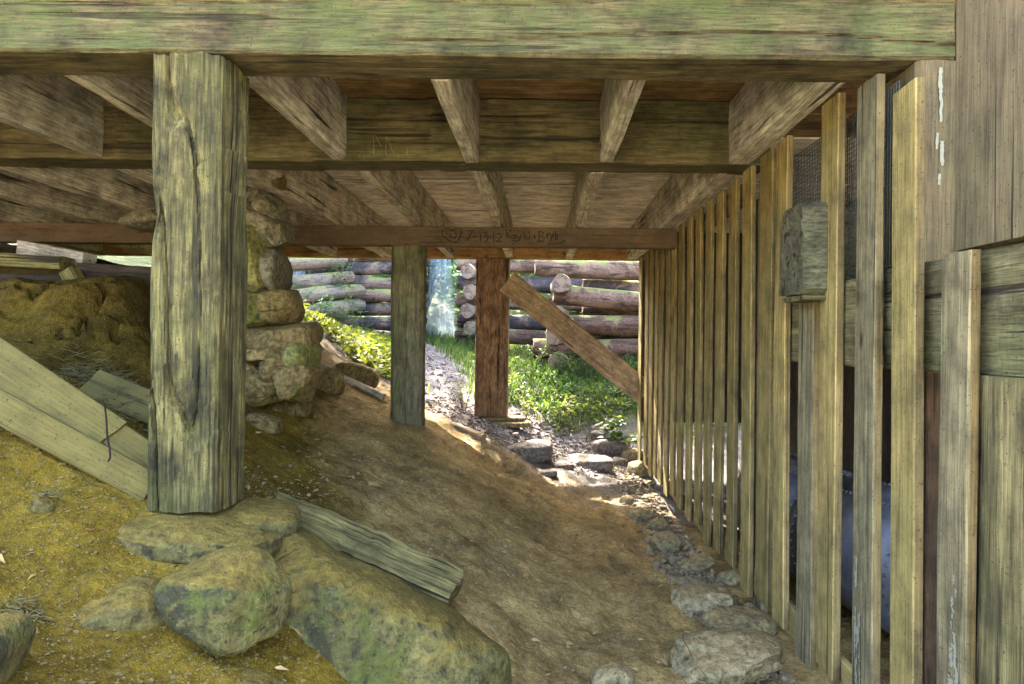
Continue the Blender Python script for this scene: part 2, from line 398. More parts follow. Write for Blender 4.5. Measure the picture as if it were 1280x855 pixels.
M['pier'] = stone('pier_stone', (0.1425, 0.0984, 0.036), (0.2755, 0.1927, 0.075), (0.1425, 0.1107, 0.033), moss=(0.1045, 0.1107, 0.018), mossamt=0.15, bump=0.9)
M['pier_green'] = stone('algae_pier_stone', (0.153, 0.136, 0.042), (0.243, 0.2125, 0.07), (0.135, 0.136, 0.0315), moss=(0.099, 0.119, 0.021), mossamt=0.35, bump=0.6)
M['pier_grey'] = stone('grey_pier_stone', (0.117, 0.1066, 0.0612), (0.216, 0.1886, 0.1156), (0.135, 0.1148, 0.068), bump=0.7)

def bark(name, A, B, mossamt):
    g = G(name); v = g.coord(); gv = g.scale(v, (0.18, 1, 1))
    n1 = g.noise(gv, 12, 8, 0.65, 0.8); n2 = g.noise(v, 30, 6, 0.7); nb = g.noise(v, 2.2, 5, 0.6, 0.6)
    col = g.mix(g.ramp(n1, [(0.35, 0.0), (0.65, 1.0)]), A, B)
    col = g.mix(g.ramp(nb, [(0.48, 0.0), (0.6, 0.6)]), col, (0.27, 0.165, 0.115))
    ckl = g.ramp(g.noise(g.scale(v, (0.05, 1, 1)), 22, 2, 0.6), [(0.33, 1.0), (0.40, 0.0)])
    col = g.mix(g.math('MULTIPLY', ckl, 0.85), col, (0.015, 0.01, 0.008))
    col = g.mix(1.0, col, g.ramp(n2, [(0.3, 0.5), (0.65, 1.3)]), 'MULTIPLY')
    up = g.math('ADD', g.nz(), g.math('MULTIPLY', g.math('SUBTRACT', nb, 0.5), 3.0))
    mm = g.ramp(up, [(0.75 - 0.4 * mossamt, 0.0), (1.1 - 0.4 * mossamt, 1.0)])
    col = g.mix(g.math('MULTIPLY', mm, 0.8), col, g.mix(n2, (0.07, 0.10, 0.02), (0.26, 0.27, 0.07)))
    return g.done(col, 0.9, g.bump(g.math('ADD', n1, g.math('MULTIPLY', n2, 0.5)), 0.9, 0.02))
M['log'] = bark('log_bark', (0.05355, 0.02835, 0.01764), (0.1575, 0.09131, 0.05985), 0.5)
M['log_pale'] = bark('pale_log_bark', (0.0945, 0.0756, 0.05355), (0.2142, 0.1764, 0.126), 0.45)
M['log_dark'] = bark('dark_log_bark', (0.02835, 0.02268, 0.02268), (0.0756, 0.0567, 0.05355), 0.15)
g = G('log_end_grain'); v = g.coord(rnd=False)
sp = g.n('ShaderNodeSeparateXYZ'); g.l(v, sp.inputs[0])
rad = g.math('SQRT', g.math('ADD', g.math('POWER', sp.outputs[1], 2.0), g.math('POWER', sp.outputs[2], 2.0)))
rg = g.math('SINE', g.math('MULTIPLY', g.math('ADD', rad, g.math('MULTIPLY', g.noise(v, 6, 3), 0.05)), 330.0))
col = g.mix(g.math('ADD', g.math('MULTIPLY', rg, 0.25), 0.5), (0.17, 0.105, 0.065), (0.33, 0.225, 0.155))
col = g.mix(g.ramp(g.noise(v, 11, 5, 0.7), [(0.45, 0.0), (0.62, 0.85)]), col, (0.07, 0.045, 0.032))
M['log_end'] = g.done(col, 0.9, g.bump(rg, 0.3, 0.01))

# soil: ochre clay on the high side, brown along the path, grey painting cool daylight towards the far opening and gravel beyond, grassy loam outside
g = G('soil'); p = g.pos(); sp = g.n('ShaderNodeSeparateXYZ'); g.l(p, sp.inputs[0])
n0 = g.noise(p, 0.9, 3, 0.6); n1 = g.noise(p, 5, 5, 0.68); n2 = g.noise(p, 38, 4, 0.72); n3 = g.noise(p, 150, 2, 0.6)
wob = g.math('MULTIPLY', g.math('SUBTRACT', n1, 0.5), 1.6)
ochre = g.mix(g.ramp(n1, [(0.34, 0.0), (0.66, 1.0)]), (0.098, 0.062, 0.0058), (0.172, 0.112, 0.012))
brown = g.mix(g.ramp(n1, [(0.34, 0.0), (0.66, 1.0)]), (0.25, 0.162, 0.055), (0.41, 0.28, 0.105))
grey = g.mix(g.ramp(n1, [(0.36, 0.0), (0.64, 1.0)]), (0.105, 0.094, 0.088), (0.205, 0.182, 0.168))  # cool daylight of the opening put into the soil colour, also gravel outside
loam = g.mix(g.ramp(n1, [(0.36, 0.0), (0.64, 1.0)]), (0.045, 0.06, 0.02), (0.11, 0.12, 0.045))
# diagonal border between clay and path, measured across the slope
sd_ = g.math('ADD', g.math('ADD', g.math('MULTIPLY', sp.outputs[0], 1.0), g.math('MULTIPLY', sp.outputs[1], 0.42)), g.math('MULTIPLY', wob, 0.35))
col = g.mix(g.ramp(g.math('ADD', g.math('MULTIPLY', sd_, 0.5), 0.5), [(0.66, 0.0), (0.88, 1.0)]), ochre, brown)
left = g.ramp(g.math('MULTIPLY', g.math('ADD', sp.outputs[0], g.math('MULTIPLY', wob, 0.3)), -0.2), [(0.34, 0.0), (0.44, 1.0)])
col = g.mix(left, col, ochre)
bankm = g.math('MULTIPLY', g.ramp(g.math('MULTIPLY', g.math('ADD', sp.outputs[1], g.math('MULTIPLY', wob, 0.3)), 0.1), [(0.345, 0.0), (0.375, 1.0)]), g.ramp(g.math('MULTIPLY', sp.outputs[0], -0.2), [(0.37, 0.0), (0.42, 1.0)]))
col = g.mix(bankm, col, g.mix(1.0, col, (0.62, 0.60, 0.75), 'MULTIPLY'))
fy = g.math('ADD', sp.outputs[1], g.math('ADD', wob, g.math('MULTIPLY', sp.outputs[0], 0.55)))
col = g.mix(g.ramp(g.math('MULTIPLY', fy, 0.1), [(0.64, 0.0), (0.76, 1.0)]), col, grey)
outm = g.ramp(g.math('MULTIPLY', g.math('ADD', sp.outputs[1], wob), 0.05), [(0.46, 0.0), (0.49, 1.0)])
path = g.math('SUBTRACT', 1.0, g.ramp(g.math('ABSOLUTE', g.math('ADD', g.math('ADD', sp.outputs[0], g.math('MULTIPLY', g.math('SUBTRACT', sp.outputs[1], 9.0), 0.38)), g.math('ADD', 1.05, g.math('MULTIPLY', wob, 0.3)))), [(0.40, 0.0), (0.60, 1.0)]))
outm = g.math('MULTIPLY', outm, g.math('SUBTRACT', 1.0, path))
col = g.mix(outm, col, loam)
back = g.ramp(g.math('MULTIPLY', g.math('ADD', sp.outputs[1], wob), -0.1), [(0.0, 0.0), (0.10, 1.0)])
col = g.mix(back, col, g.mix(n1, (0.38, 0.34, 0.24), (0.50, 0.45, 0.33)))  # unseen pale yard behind the camera, added to bounce sunlight under the floor
col = g.mix(1.0, col, g.ramp(n2, [(0.28, 0.50), (0.66, 1.30)]), 'MULTIPLY')
col = g.mix(1.0, col, g.ramp(g.noise(g.scale(p, (1, 0.6, 1)), 2.3, 6, 0.7), [(0.36, 0.55), (0.62, 1.2)]), 'MULTIPLY')
col = g.mix(g.ramp(n3, [(0.64, 0.0), (0.72, 0.6)]), col, (0.36, 0.31, 0.16))
col = g.mix(g.ramp(n3, [(0.28, 0.7), (0.36, 0.0)]), col, (0.02, 0.015, 0.008))
h = g.math('ADD', g.math('MULTIPLY', n1, 0.5), g.math('ADD', g.math('MULTIPLY', n2, 0.45), g.math('MULTIPLY', n3, 0.2)))
M['soil'] = g.done(col, 0.95, g.bump(h, 1.0, 0.032), 0.1)

def leafmat(name, cols, trans=0.45):
    g = G(name)
    at = g.n('ShaderNodeAttribute', attribute_name='tone'); v = g.pos()
    st = [(i / max(1, len(cols) - 1), c) for i, c in enumerate(cols)]
    col = g.ramp(at.outputs['Fac'], st)
    hs = g.mix(1.0, col, g.ramp(g.noise(v, 9, 3), [(0.35, 0.6), (0.65, 1.3)]), 'MULTIPLY')
    g.done(hs, 0.55, None, 0.3)
    tr = g.n('ShaderNodeBsdfTranslucent'); g.l(g.mix(1.0, hs, (1.5, 1.5, 0.7), 'MULTIPLY'), tr.inputs[0])
    mx = g.n('ShaderNodeMixShader'); mx.inputs[0].default_value = trans
    g.l(g.b.outputs[0], mx.inputs[1]); g.l(tr.outputs[0], mx.inputs[2]); g.l(mx.outputs[0], g.out.inputs[0])
    return g.m
M['ivy'] = leafmat('ground_cover_leaf', [(0.01966, 0.03931, 0.007862), (0.06552, 0.09173, 0.01572), (0.1704, 0.1835, 0.03604)])
M['grass'] = leafmat('grass_blade', [(0.02293, 0.05242, 0.0131), (0.05242, 0.09828, 0.02097), (0.131, 0.1572, 0.04586)])
M['weed'] = leafmat('weed_leaf', [(0.01441, 0.03604, 0.01179), (0.04259, 0.0819, 0.01966), (0.1376, 0.154, 0.03276)])
M['shrub'] = leafmat('shrub_leaf', [(0.0234, 0.0663, 0.0351), (0.0429, 0.1092, 0.0546), (0.0936, 0.1716, 0.0702)], 0.35)
M['tree'] = leafmat('tree_leaf', [(0.03, 0.075, 0.03), (0.06, 0.12, 0.045), (0.12, 0.19, 0.06)], 0.4)
g = G('dry_leaf'); M['dry_leaf'] = g.done(g.mix(g.noise(g.coord(), 30, 4), (0.22, 0.12, 0.04), (0.42, 0.29, 0.12)), 0.8)
g = G('twig'); M['twig'] = g.done(g.mix(g.noise(g.pos(), 20, 4), (0.05, 0.04, 0.016), (0.20, 0.16, 0.06)), 0.9)
g = G('carving'); M['carving'] = g.done((0.012, 0.008, 0.006), 0.95)
g = G('scratch'); M['scratch'] = g.done((0.26, 0.22, 0.09), 0.9)
g = G('wire'); M['wire'] = g.done((0.055, 0.06, 0.052), 0.6); g.b.inputs['Metallic'].default_value = 0.0
g = G('pebble'); M['pebble'] = g.done(g.mix(g.noise(g.pos(), 9, 3), (0.06, 0.042, 0.01), (0.19, 0.14, 0.05)), 0.9)
g = G('gravel'); M['gravel'] = g.done(g.mix(g.ramp(g.noise(g.pos(), 14, 4), [(0.35, 0.0), (0.65, 1.0)]), (0.085, 0.065, 0.036), (0.27, 0.21, 0.125)), 0.8)
g = G('steel'); v = g.coord(rnd=False)
n1 = g.noise(v, 4, 7, 0.65); 
g.b.inputs['Metallic'].default_value = 0.25
M['steel'] = g.done(g.mix(g.ramp(n1, [(0.4, 0.0), (0.65, 1.0)]), (0.10, 0.105, 0.125), (0.22, 0.225, 0.26)), 0.42, g.bump(n1, 0.25, 0.02), 0.5)
g = G('paint'); v = g.coord()
M['paint'] = g.done(g.mix(g.noise(v, 30, 5), (0.15, 0.15, 0.105), (0.27, 0.27, 0.20)), 0.7)
g = G('falling_water')
M['water'] = g.done((0.70, 0.80, 0.90), 0.35, None, 0.5)
v = g.coord(rnd=False)
g.inp(g.b.inputs['Alpha'], g.ramp(g.noise(g.scale(v, (9, 9, 0.5)), 3, 6, 0.7), [(0.35, 0.03), (0.80, 0.45)]))

# ------------------------------------------------------------------ the ground
CTRL = np.array([
    # x, y, z (z measured from eye height)
    (1.24, -1, -1.62), (1.24, 1, -1.62), (1.24, 2.5, -1.62), (1.24, 4, -1.62), (1.24, 5.5, -1.62), (1.24, 7, -1.61), (1.24, 8.6, -1.58),
    (2.0, 2, -1.72), (2.0, 5, -1.72), (2.0, 8, -1.68), (3.2, 2, -1.75), (3.2, 5, -1.75), (3.2, 8.5, -1.65),
    (0.7, 0, -1.58), (0.7, 2, -1.57), (0.7, 3.5, -1.57), (0.7, 5, -1.57), (0.7, 6.5, -1.54), (0.65, 8, -1.49),
    (0.15, 1, -1.46), (0.1, 2.4, -1.45), (0.1, 3.3, -1.46), (0.15, 5, -1.48), (0.1, 6.5, -1.42), (0.1, 8.0, -1.33),
    (-0.27, 3, -1.22), (-0.4, 5, -1.16), (-0.3, 6.5, -1.24), (-0.79, 3, -0.97), (-0.80, 6, -0.95), (-0.62, 7.5, -1.07), (-0.6, 8.6, -1.02), (-0.25, 2.2, -1.33), (-0.55, 2.2, -1.20),
    (-1.19, 4.5, -0.86), (-1.2, 6.2, -0.76), (-1.2, 3.3, -0.74), (-1.72, 4.0, -0.60), (-1.85, 5.0, -0.57), (-2.0, 6.2, -0.45), (-1.6, 7.3, -0.62),
    (-1.3, 2.5, -0.70), (-0.95, 2.5, -0.86), (-1.6, 2.5, -0.57), (-2.05, 2.5, -0.42), (-2.55, 2.5, -0.12), (-2.6, 2.85, -0.02), (-1.3, 2.0, -0.86), (-0.9, 2.0, -1.02), (-1.65, 1.9, -0.74), (-2.1, 1.9, -0.6),
    (-1.1, 1.5, -0.95), (-0.6, 1.4, -1.22), (-1.6, 1.2, -0.85), (-0.4, 0.5, -1.38), (-1.6, 0.2, -1.0), (-3, 0.5, -0.4), (-3, 2, -0.12),
    (-2.45, 3.3, -0.17), (-1.95, 3.2, -0.38), (-3.0, 3.4, 0.0), (-2.6, 3.72, -0.06), (-3.0, 3.78, 0.02), (-3.5, 3.85, 0.08), (-2.1, 3.9, -0.3), (-2.2, 4.5, -0.25),
    (-2.7, 4.12, 0.38), (-3.2, 4.18, 0.44), (-2.6, 4.8, 0.36), (-3.6, 4.5, 0.46), (-3.2, 5.5, 0.46), (-2.4, 5.5, -0.1), (-4.5, 6, 0.55), (-5, 4, 0.6), (-5, 2, 0.3),
    (-3, 7.2, 0.25), (-2.4, 7.2, -0.2), (-3.6, 6.8, 0.62), (-4.5, 7.0, 0.78), (-5.6, 7.0, 0.98), (-7.5, 7.0, 1.05), (-4.5, 8, 0.55), (-3.1, 9, 0.25), (-2.06, 9, -0.45), (-1.26, 9.3, -0.82), (-1.67, 10.5, -0.43), (-1.9, 12.5, -0.1),
    (0.5, 8.8, -1.40), (0.5, 9.5, -1.08), (0.6, 10.5, -0.72), (0.4, 11.5, -0.48), (1.5, 10, -0.95), (1.5, 11.5, -0.50), (2.5, 9.5, -1.2), (3, 12, -0.4), (-0.3, 9.3, -1.0), (-0.5, 11, -0.5),
    (-0.5, 14, -0.2), (-3.3, 12.5, 0.0), (-4.4, 12.5, 0.45), (-6, 12, 1.0), (-6, 9, 0.8), (-8, 6, 0.9), (3, 15, 0.1), (0, 18, 0.5), (-5, 18, 1.2), (5, 18, 0.9),
    (0, 26, 4.0), (-8, 26, 4.6), (8, 26, 4.2), (-14, 14, 2.5), (14, 14, 1.5), (8, 6, -1.6), (12, 0, -1.5), (0, -5, -1.6), (-8, -4, -0.8), (8, -8, -1.6), (0, -20, -1.5),
    (0, 60, 12), (-30, 50, 12), (30, 50, 12), (-40, 0, 3), (40, 0, 0), (0, -60, -1), (40, -40, -1), (-40, -40, 1),
], float)
def _phi(r2): return np.sqrt(r2 + 0.09)
_d = CTRL[:, None, :2] - CTRL[None, :, :2]
_A = _phi((_d ** 2).sum(-1)); _n = len(CTRL)
_W = np.linalg.solve(np.block([[_A + 0.0 * np.eye(_n), np.ones((_n, 1))], [np.ones((1, _n)), np.zeros((1, 1))]]), np.append(CTRL[:, 2], 0))
def ground_base(x, y):
    x, y = np.atleast_1d(x).astype(float), np.atleast_1d(y).astype(float)
    out = np.zeros(len(x))
    for s in range(0, len(x), 20000):
        q = slice(s, s + 20000)
        out[q] = _phi((x[q, None] - CTRL[None, :, 0]) ** 2 + (y[q, None] - CTRL[None, :, 1]) ** 2) @ _W[:-1] + _W[-1]
    return out + H
_fr = np.random.default_rng(15)
FEET = [(0.30 + 0.28 * (i % 2) - 0.10 * math.sin(i * 0.9) + 0.08 * _fr.normal(), 2.3 + i * 0.33, 0.35 * _fr.normal()) for i in range(17)] + [(_fr.uniform(-1.0, 0.1), _fr.uniform(3.0, 7.5), _fr.normal()) for i in range(12)]
def ground(x, y):
    x, y = np.atleast_1d(x).astype(float), np.atleast_1d(y).astype(float)
    z = ground_base(x, y)
    bk = np.exp(-(((y - 4.0) / 0.45) ** 2)) * np.clip((-2.0 - x) / 0.3, 0, 1)
    sel = bk > 0.02
    if sel.any():      # broken clay face: pushed in and out along its height
        qq = np.column_stack([x[sel] * 2.4, z[sel] * 4.5, 0 * z[sel]])
        dd = 0.20 * (ridge(qq, 4, 21) - 0.62) + 0.05 * fbm(qq * 3, 3, 22) - 0.22 * np.clip(0.07 - np.abs(fbm(qq * 1.5 + 3, 4, 31)), 0, 1) / 0.07
        z[sel] = ground_base(x[sel], y[sel] + bk[sel] * dd)
    top = H + 0.40 + 0.05 * fbm(np.column_stack([x * 1.7, y * 1.7, 0 * x]), 3, 44)
    z = np.where((y > 3.2) & (y < 6.2) & (x < -1.9), np.where(z > top - 0.1, top - 0.1 * np.exp(-np.clip(z - top + 0.1, 0, 9) / 0.1), z), z)
    q = np.column_stack([x, y, np.zeros(len(x))])
    near = np.clip(1.4 - np.hypot(x, y - 4) / 12, 0, 1)
    z = z + near * (0.045 * fbm(q * 2.4, 4, 3) + 0.030 * fbm(q * 6.5, 4, 8) + 0.007 * fbm(q * 40, 2, 4))
    # trampled lumps on the slope
    slope = np.exp(-(((x + 0.5) / 0.9) ** 2)) * np.clip((y - 3) / 1, 0, 1) * np.clip((8.2 - y) / 1, 0, 1)
    z = z + slope * 0.075 * (ridge(q * np.array([2.4, 1.4, 1]), 5, 40) - 0.7)
    sel = (y > 2.0) & (y < 8.2) & (x > -1.4) & (x < 1.1)
    if sel.any():
        xs, ys, dz = x[sel], y[sel], 0.0
        for fx_, fy_, fa in FEET:
            u = (xs - fx_) * math.cos(fa) + (ys - fy_) * math.sin(fa); v_ = -(xs - fx_) * math.sin(fa) + (ys - fy_) * math.cos(fa)
            w_ = 0.050 + 0.012 * np.clip(v_ / 0.14, -1, 1); r2 = (u / w_) ** 2 + (v_ / 0.14) ** 2
            dz = dz - 0.020 / (1 + r2 ** 4) + 0.008 * np.exp(-((np.sqrt(r2) - 1.25) / 0.2) ** 2)
        z[sel] += dz
    far = np.clip((np.hypot(x, y - 4) - 18) / 20, 0, 1)
    return z + far * 1.2 * fbm(q * 0.12, 4, 77)
def gz(x, y): return float(ground(x, y)[0])
def hit(px, py, lo=1.2, hi=16.0):
    """where the ground lies in a direction measured on the photograph"""
    Ys = np.linspace(lo, hi, 900)
    pts = np.array([P(px, py, Y)[:] for Y in Ys])
    below = pts[:, 2] <= ground_base(pts[:, 0], pts[:, 1])
    i = int(np.argmax(below)) if below.any() else len(Ys) - 1
    x, y = pts[i, 0], pts[i, 1]
    return Vector((x, y, gz(x, y)))

def axis_vals(segs):
    out = []
    for a, b, st in segs: out += list(np.arange(a, b, st))
    return np.array(out + [segs[-1][1]])
gx_ = axis_vals([(-120, -30, 15), (-30, -9, 1.0), (-9, -4, 0.15), (-4, -2.6, 0.02), (-2.6, 1.35, 0.016), (1.35, 3.5, 0.05), (3.5, 9, 0.2), (9, 30, 1.0), (30, 121, 15)])
gy_ = axis_vals([(-120, -20, 12), (-20, -2, 1.0), (-2, 1.2, 0.12), (1.2, 5.2, 0.016), (5.2, 9.4, 0.03), (9.4, 16, 0.1), (16, 40, 0.8), (40, 201, 12)])
GX, GY = np.meshgrid(gx_, gy_, indexing='ij')
GZ = ground(GX.ravel(), GY.ravel())
nx, ny = len(gx_), len(gy_)
ii, jj = np.meshgrid(np.arange(nx - 1), np.arange(ny - 1), indexing='ij')
gq = np.stack([ii * ny + jj, (ii + 1) * ny + jj, (ii + 1) * ny + jj + 1, ii * ny + jj + 1], -1).reshape(-1, 4)
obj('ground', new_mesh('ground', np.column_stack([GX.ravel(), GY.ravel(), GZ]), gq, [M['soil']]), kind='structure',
    label='sloping bare earth floor, ochre clay to the left and brown path by the fence')

# ------------------------------------------------------------------ beams, joists, floor boards
ZB, ZC = H + 1.05, H + 1.43            # undersides of the beams and of the floor boards
def groove(zc, wobble, depth, width, seed, ynorm=True):
    def f(p, N):
        zz = zc + wobble * fbm(np.column_stack([p[:, 0] * 0.9, p[:, 0] * 0, p[:, 0] * 0]), 3, seed)
        brk = np.clip(fbm(np.column_stack([p[:, 0] * 1.3, p[:, 0] * 0 + 5, p[:, 0] * 0]), 2, seed + 3) * 4 + 1.6, 0, 1)
        return -depth * brk * np.exp(-((p[:, 2] - zz) / width) ** 2) * (np.abs(N[:, 0]) > 0.5)
    return f
def hewn(p, N):
    return 0.006 * np.sign(fbm(np.column_stack([p[:, 0] * 5.5, p[:, 1] * 2, p[:, 2] * 2.2]), 1, 5)) * np.abs(fbm(p * 4, 2, 9)) * 2
gv1 = groove(0.06, 0.012, 0.035, 0.006, 4); gv2 = groove(-0.08, 0.05, 0.018, 0.007, 14)
timber('front_beam', (-4.6, 2.62, (ZB + 0.352 / 2) + 0.0), (1.515, 2.62, (ZB + 0.352 / 2)), 0.24, 0.35, M['front_beam'], seg=0.02, side=44, amp=0.006, fx=1.2, fy=5, seed=3, bev=0.012,
       dispf=lambda p, N: 0.007 * fbm(p * np.array([3, 14, 14]), 4, 6) + groove(-0.10, 0.05, 0.014, 0.005, 24)(p, N) + groove(0.04, 0.06, 0.010, 0.005, 34)(p, N),
       label='moss green squared timber beam across the top of the picture, nearest of the beams', cat='beam')
timber('middle_beam', (-5.4, 4.115, ZB + 0.19), (1.34, 4.115, ZB + 0.19), 0.23, 0.375, M['beam'], seg=0.025, side=40, amp=0.006, fx=1.5, fy=5, seed=5,
       dispf=lambda p, N: gv1(p, N) + gv2(p, N) + hewn(p, N),
       label='dark olive hewn beam with long crack, second beam from the camera, behind the front post', cat='beam')
tie = thing('tie_beam', 'thin plain brown beam with carved heart and names, resting on the dark post', 'beam', (-1.8, 6.27, H + 0.865))
tb = timber('rail', (-5.2, 6.27, H + 0.955), (1.235, 6.27, H + 0.955), 0.12, 0.178, M['tie'], seg=0.06, side=6, amp=0.003, seed=8, parent=tie)
far_b = timber('far_beam', (-6.5, 8.70, ZB + 0.085), (1.40, 8.70, ZB + 0.085), 0.17, 0.165, M['far_beam'], seg=0.06, side=5, amp=0.004, seed=9,
       label='orange brown beam over the far opening, farthest of the beams', cat='beam')

# carved heart, date and names on the thin beam: shallow dark gouges standing on its front face
def stroke_pts(pl, y):
    return [tuple(P(540 + a * 180 / 1280.0, 275 + b * 45 / 320.0, y)) for a, b in pl]
strokes = [
    [(175, 98), (150, 76), (110, 78), (88, 105), (95, 140), (140, 178), (215, 205), (240, 170), (262, 110), (250, 78), (215, 72), (175, 98)],
    [(120, 100), (135, 110), (120, 120), (140, 128)], [(150, 120), (165, 135), (160, 150), (180, 145)], [(200, 100), (215, 110), (205, 130), (225, 128)], [(180, 160), (200, 165), (210, 150)],
    [(303, 98), (365, 96), (335, 140), (308, 182)], [(365, 145), (398, 145)], [(425, 105), (432, 150), (430, 190)],
    [(450, 112), (490, 112), (468, 145), (498, 160), (485, 190), (460, 192)], [(505, 152), (532, 152)], [(545, 110), (550, 150), (548, 195)],
    [(562, 125), (600, 118), (620, 145), (590, 180), (565, 190), (620, 192)],
    [(660, 85), (664, 125), (668, 162)], [(705, 85), (668, 125), (700, 165)],
    [(735, 135), (712, 135), (705, 155), (722, 168), (738, 150), (736, 132), (742, 168)],
    [(752, 132), (762, 158), (785, 155)], [(795, 130), (775, 185), (740, 190), (718, 178)],
    [(815, 108), (820, 150), (828, 170)], [(840, 140), (845, 168), (870, 165), (868, 140)], [(855, 118), (866, 112)],
    [(895, 150), (930, 150)], [(912, 128), (914, 172)],
    [(950, 100), (952, 190)], [(950, 100), (990, 112), (985, 138), (955, 145), (1000, 160), (990, 190), (935, 190)],
    [(1020, 120), (1024, 165)], [(1022, 140), (1045, 118)], [(1050, 125), (1060, 150), (1080, 125)], [(1076, 130), (1050, 190)],
    [(1095, 95), (1098, 170)], [(1112, 125), (1112, 165), (1095, 178)], [(1110, 105), (1116, 108)],
    [(1030, 212), (1090, 215), (1140, 205), (1185, 180)], [(712, 205), (720, 218)],
]
obj('carved_writing', tubes_mesh('carved_writing', [(stroke_pts(s, 6.207), 0.0045) for s in strokes], M['carving'], 4), tb); _c = bpy.data.objects['carved_writing']; bpy.context.view_layer.update(); _c.matrix_parent_inverse = tb.matrix_world.inverted()
sc_lines = [[(466, 168), (467.5, 182), (467, 193)], [(469, 169), (477, 184)], [(483, 170), (482, 193)], [(483, 170), (488, 182), (492, 193)], [(498, 193), (498.5, 197)], [(510, 184), (509, 193)]]
mb = bpy.data.objects['middle_beam']
so = obj('scratched_letters', tubes_mesh('scratched_letters', [([tuple(P(a, b, 3.992)) for a, b in s], 0.0014) for s in sc_lines], M['scratch'], 4))
so.parent = mb; so.matrix_parent_inverse = mb.matrix_basis.inverted()

deck = thing('floor_deck', 'wooden floor overhead of boards on hewn joists', 'floor', (0, 2.74, ZB))
def hewn2(seed, wane=0.0):
    def f(p, N):
        d = 0.012 * fbm(p * np.array([2.2, 7, 7]), 3, seed) 
        if wane:
            low = np.clip((-p[:, 2] / 0.19 - 0.45) / 0.55, 0, 1)
            d = d - wane * low * (0.35 + 0.65 * np.abs(fbm(np.column_stack([p[:, 0] * 2.6, p[:, 1] * 0, p[:, 2] * 0 + seed]), 2, seed + 2))) * (np.abs(N[:, 0]) > 0.5)
        return d
    return f
k = 0
for X in (-4.95, -4.15, -3.4, -2.62, -1.93, -1.195, -0.412, 0.378):
    k += 1
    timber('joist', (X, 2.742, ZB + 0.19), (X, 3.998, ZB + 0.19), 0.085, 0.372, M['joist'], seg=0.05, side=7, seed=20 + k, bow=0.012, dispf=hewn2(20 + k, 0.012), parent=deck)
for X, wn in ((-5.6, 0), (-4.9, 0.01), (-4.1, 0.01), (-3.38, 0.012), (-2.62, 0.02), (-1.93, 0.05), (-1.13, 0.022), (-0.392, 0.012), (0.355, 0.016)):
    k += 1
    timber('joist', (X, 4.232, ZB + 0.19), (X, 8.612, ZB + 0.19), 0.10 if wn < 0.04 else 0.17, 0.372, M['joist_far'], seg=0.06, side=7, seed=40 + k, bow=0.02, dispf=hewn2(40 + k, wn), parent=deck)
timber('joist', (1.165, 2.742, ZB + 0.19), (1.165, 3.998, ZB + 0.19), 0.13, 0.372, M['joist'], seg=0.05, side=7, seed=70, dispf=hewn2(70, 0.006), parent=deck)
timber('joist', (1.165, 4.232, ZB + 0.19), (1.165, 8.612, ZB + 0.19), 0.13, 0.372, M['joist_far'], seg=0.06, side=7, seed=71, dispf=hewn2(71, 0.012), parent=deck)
# floor boards, each its own, five shared shapes
bm_shapes = {}
yb = 2.52; i = 0
while yb < 9.2:
    wdt = (0.145, 0.185, 0.165, 0.205, 0.155)[i % 5]
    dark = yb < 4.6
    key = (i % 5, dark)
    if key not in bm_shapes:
        bm_shapes[key] = timber_mesh('floor_board', 9.6, wdt - 0.006, 0.04, [M['floor_shade'] if dark else M['floor']], seg=0.16, side=2, amp=0.003, fy=4, seed=90 + i % 5, bow=0.006, bev=0.004)
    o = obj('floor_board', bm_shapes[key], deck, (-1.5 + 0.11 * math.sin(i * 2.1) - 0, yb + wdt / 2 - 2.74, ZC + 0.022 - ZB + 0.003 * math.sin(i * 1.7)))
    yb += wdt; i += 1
o = obj('light_stop', timber_mesh('light_stop', 10.2, 7.2, 0.05, [M['dark_wood']], seg=2, side=2), deck, (-1.5, 3.05, ZC + 0.09 - ZB))  # unseen solid sheet, added to stop sky light through the board gaps

# ------------------------------------------------------------------ posts, brace
def post_disp(p, N):
    q = np.column_stack([p[:, 0] * 0.55, p[:, 1] * 13, p[:, 2] * 13])
    d = 0.010 * fbm(q, 4, 51) + 0.003 * fbm(p * np.array([4, 6, 6]), 3, 52)
    c = np.abs(fbm(np.column_stack([p[:, 0] * 0.9, p[:, 1] * 9, p[:, 2] * 9]), 2, 53))
    d = d - 0.030 * np.clip(0.075 - c, 0, 1) / 0.075
    # slanting axe scars and the long split in the side
    s = p[:, 0] * 0.75 - p[:, 2] * 1.0
    saw = (s * 7.0 + 0.5 * fbm(p * 3, 2, 55)) % 1.0
    scar = np.clip(fbm(p * np.array([3.0, 4, 4]) + 7, 2, 56) - 0.12, 0, 1)
    d = d + 0.040 * scar * (saw - 0.5)
    return d
pz = gz(-1.3, 2.6)
fp = timber('front_post', (-1.318, 2.625, H - 0.645), (-1.308, 2.62, ZB - 0.004), 0.245, 0.262, M['post'], up=(1, 0, 0), seg=0.006, side=42, amp=0.002, seed=31, bev=0.012, dispf=post_disp, ends=0.02,
       label='thick grey green weathered post under the mossy beam, nearest post, standing on flat stones', cat='post')
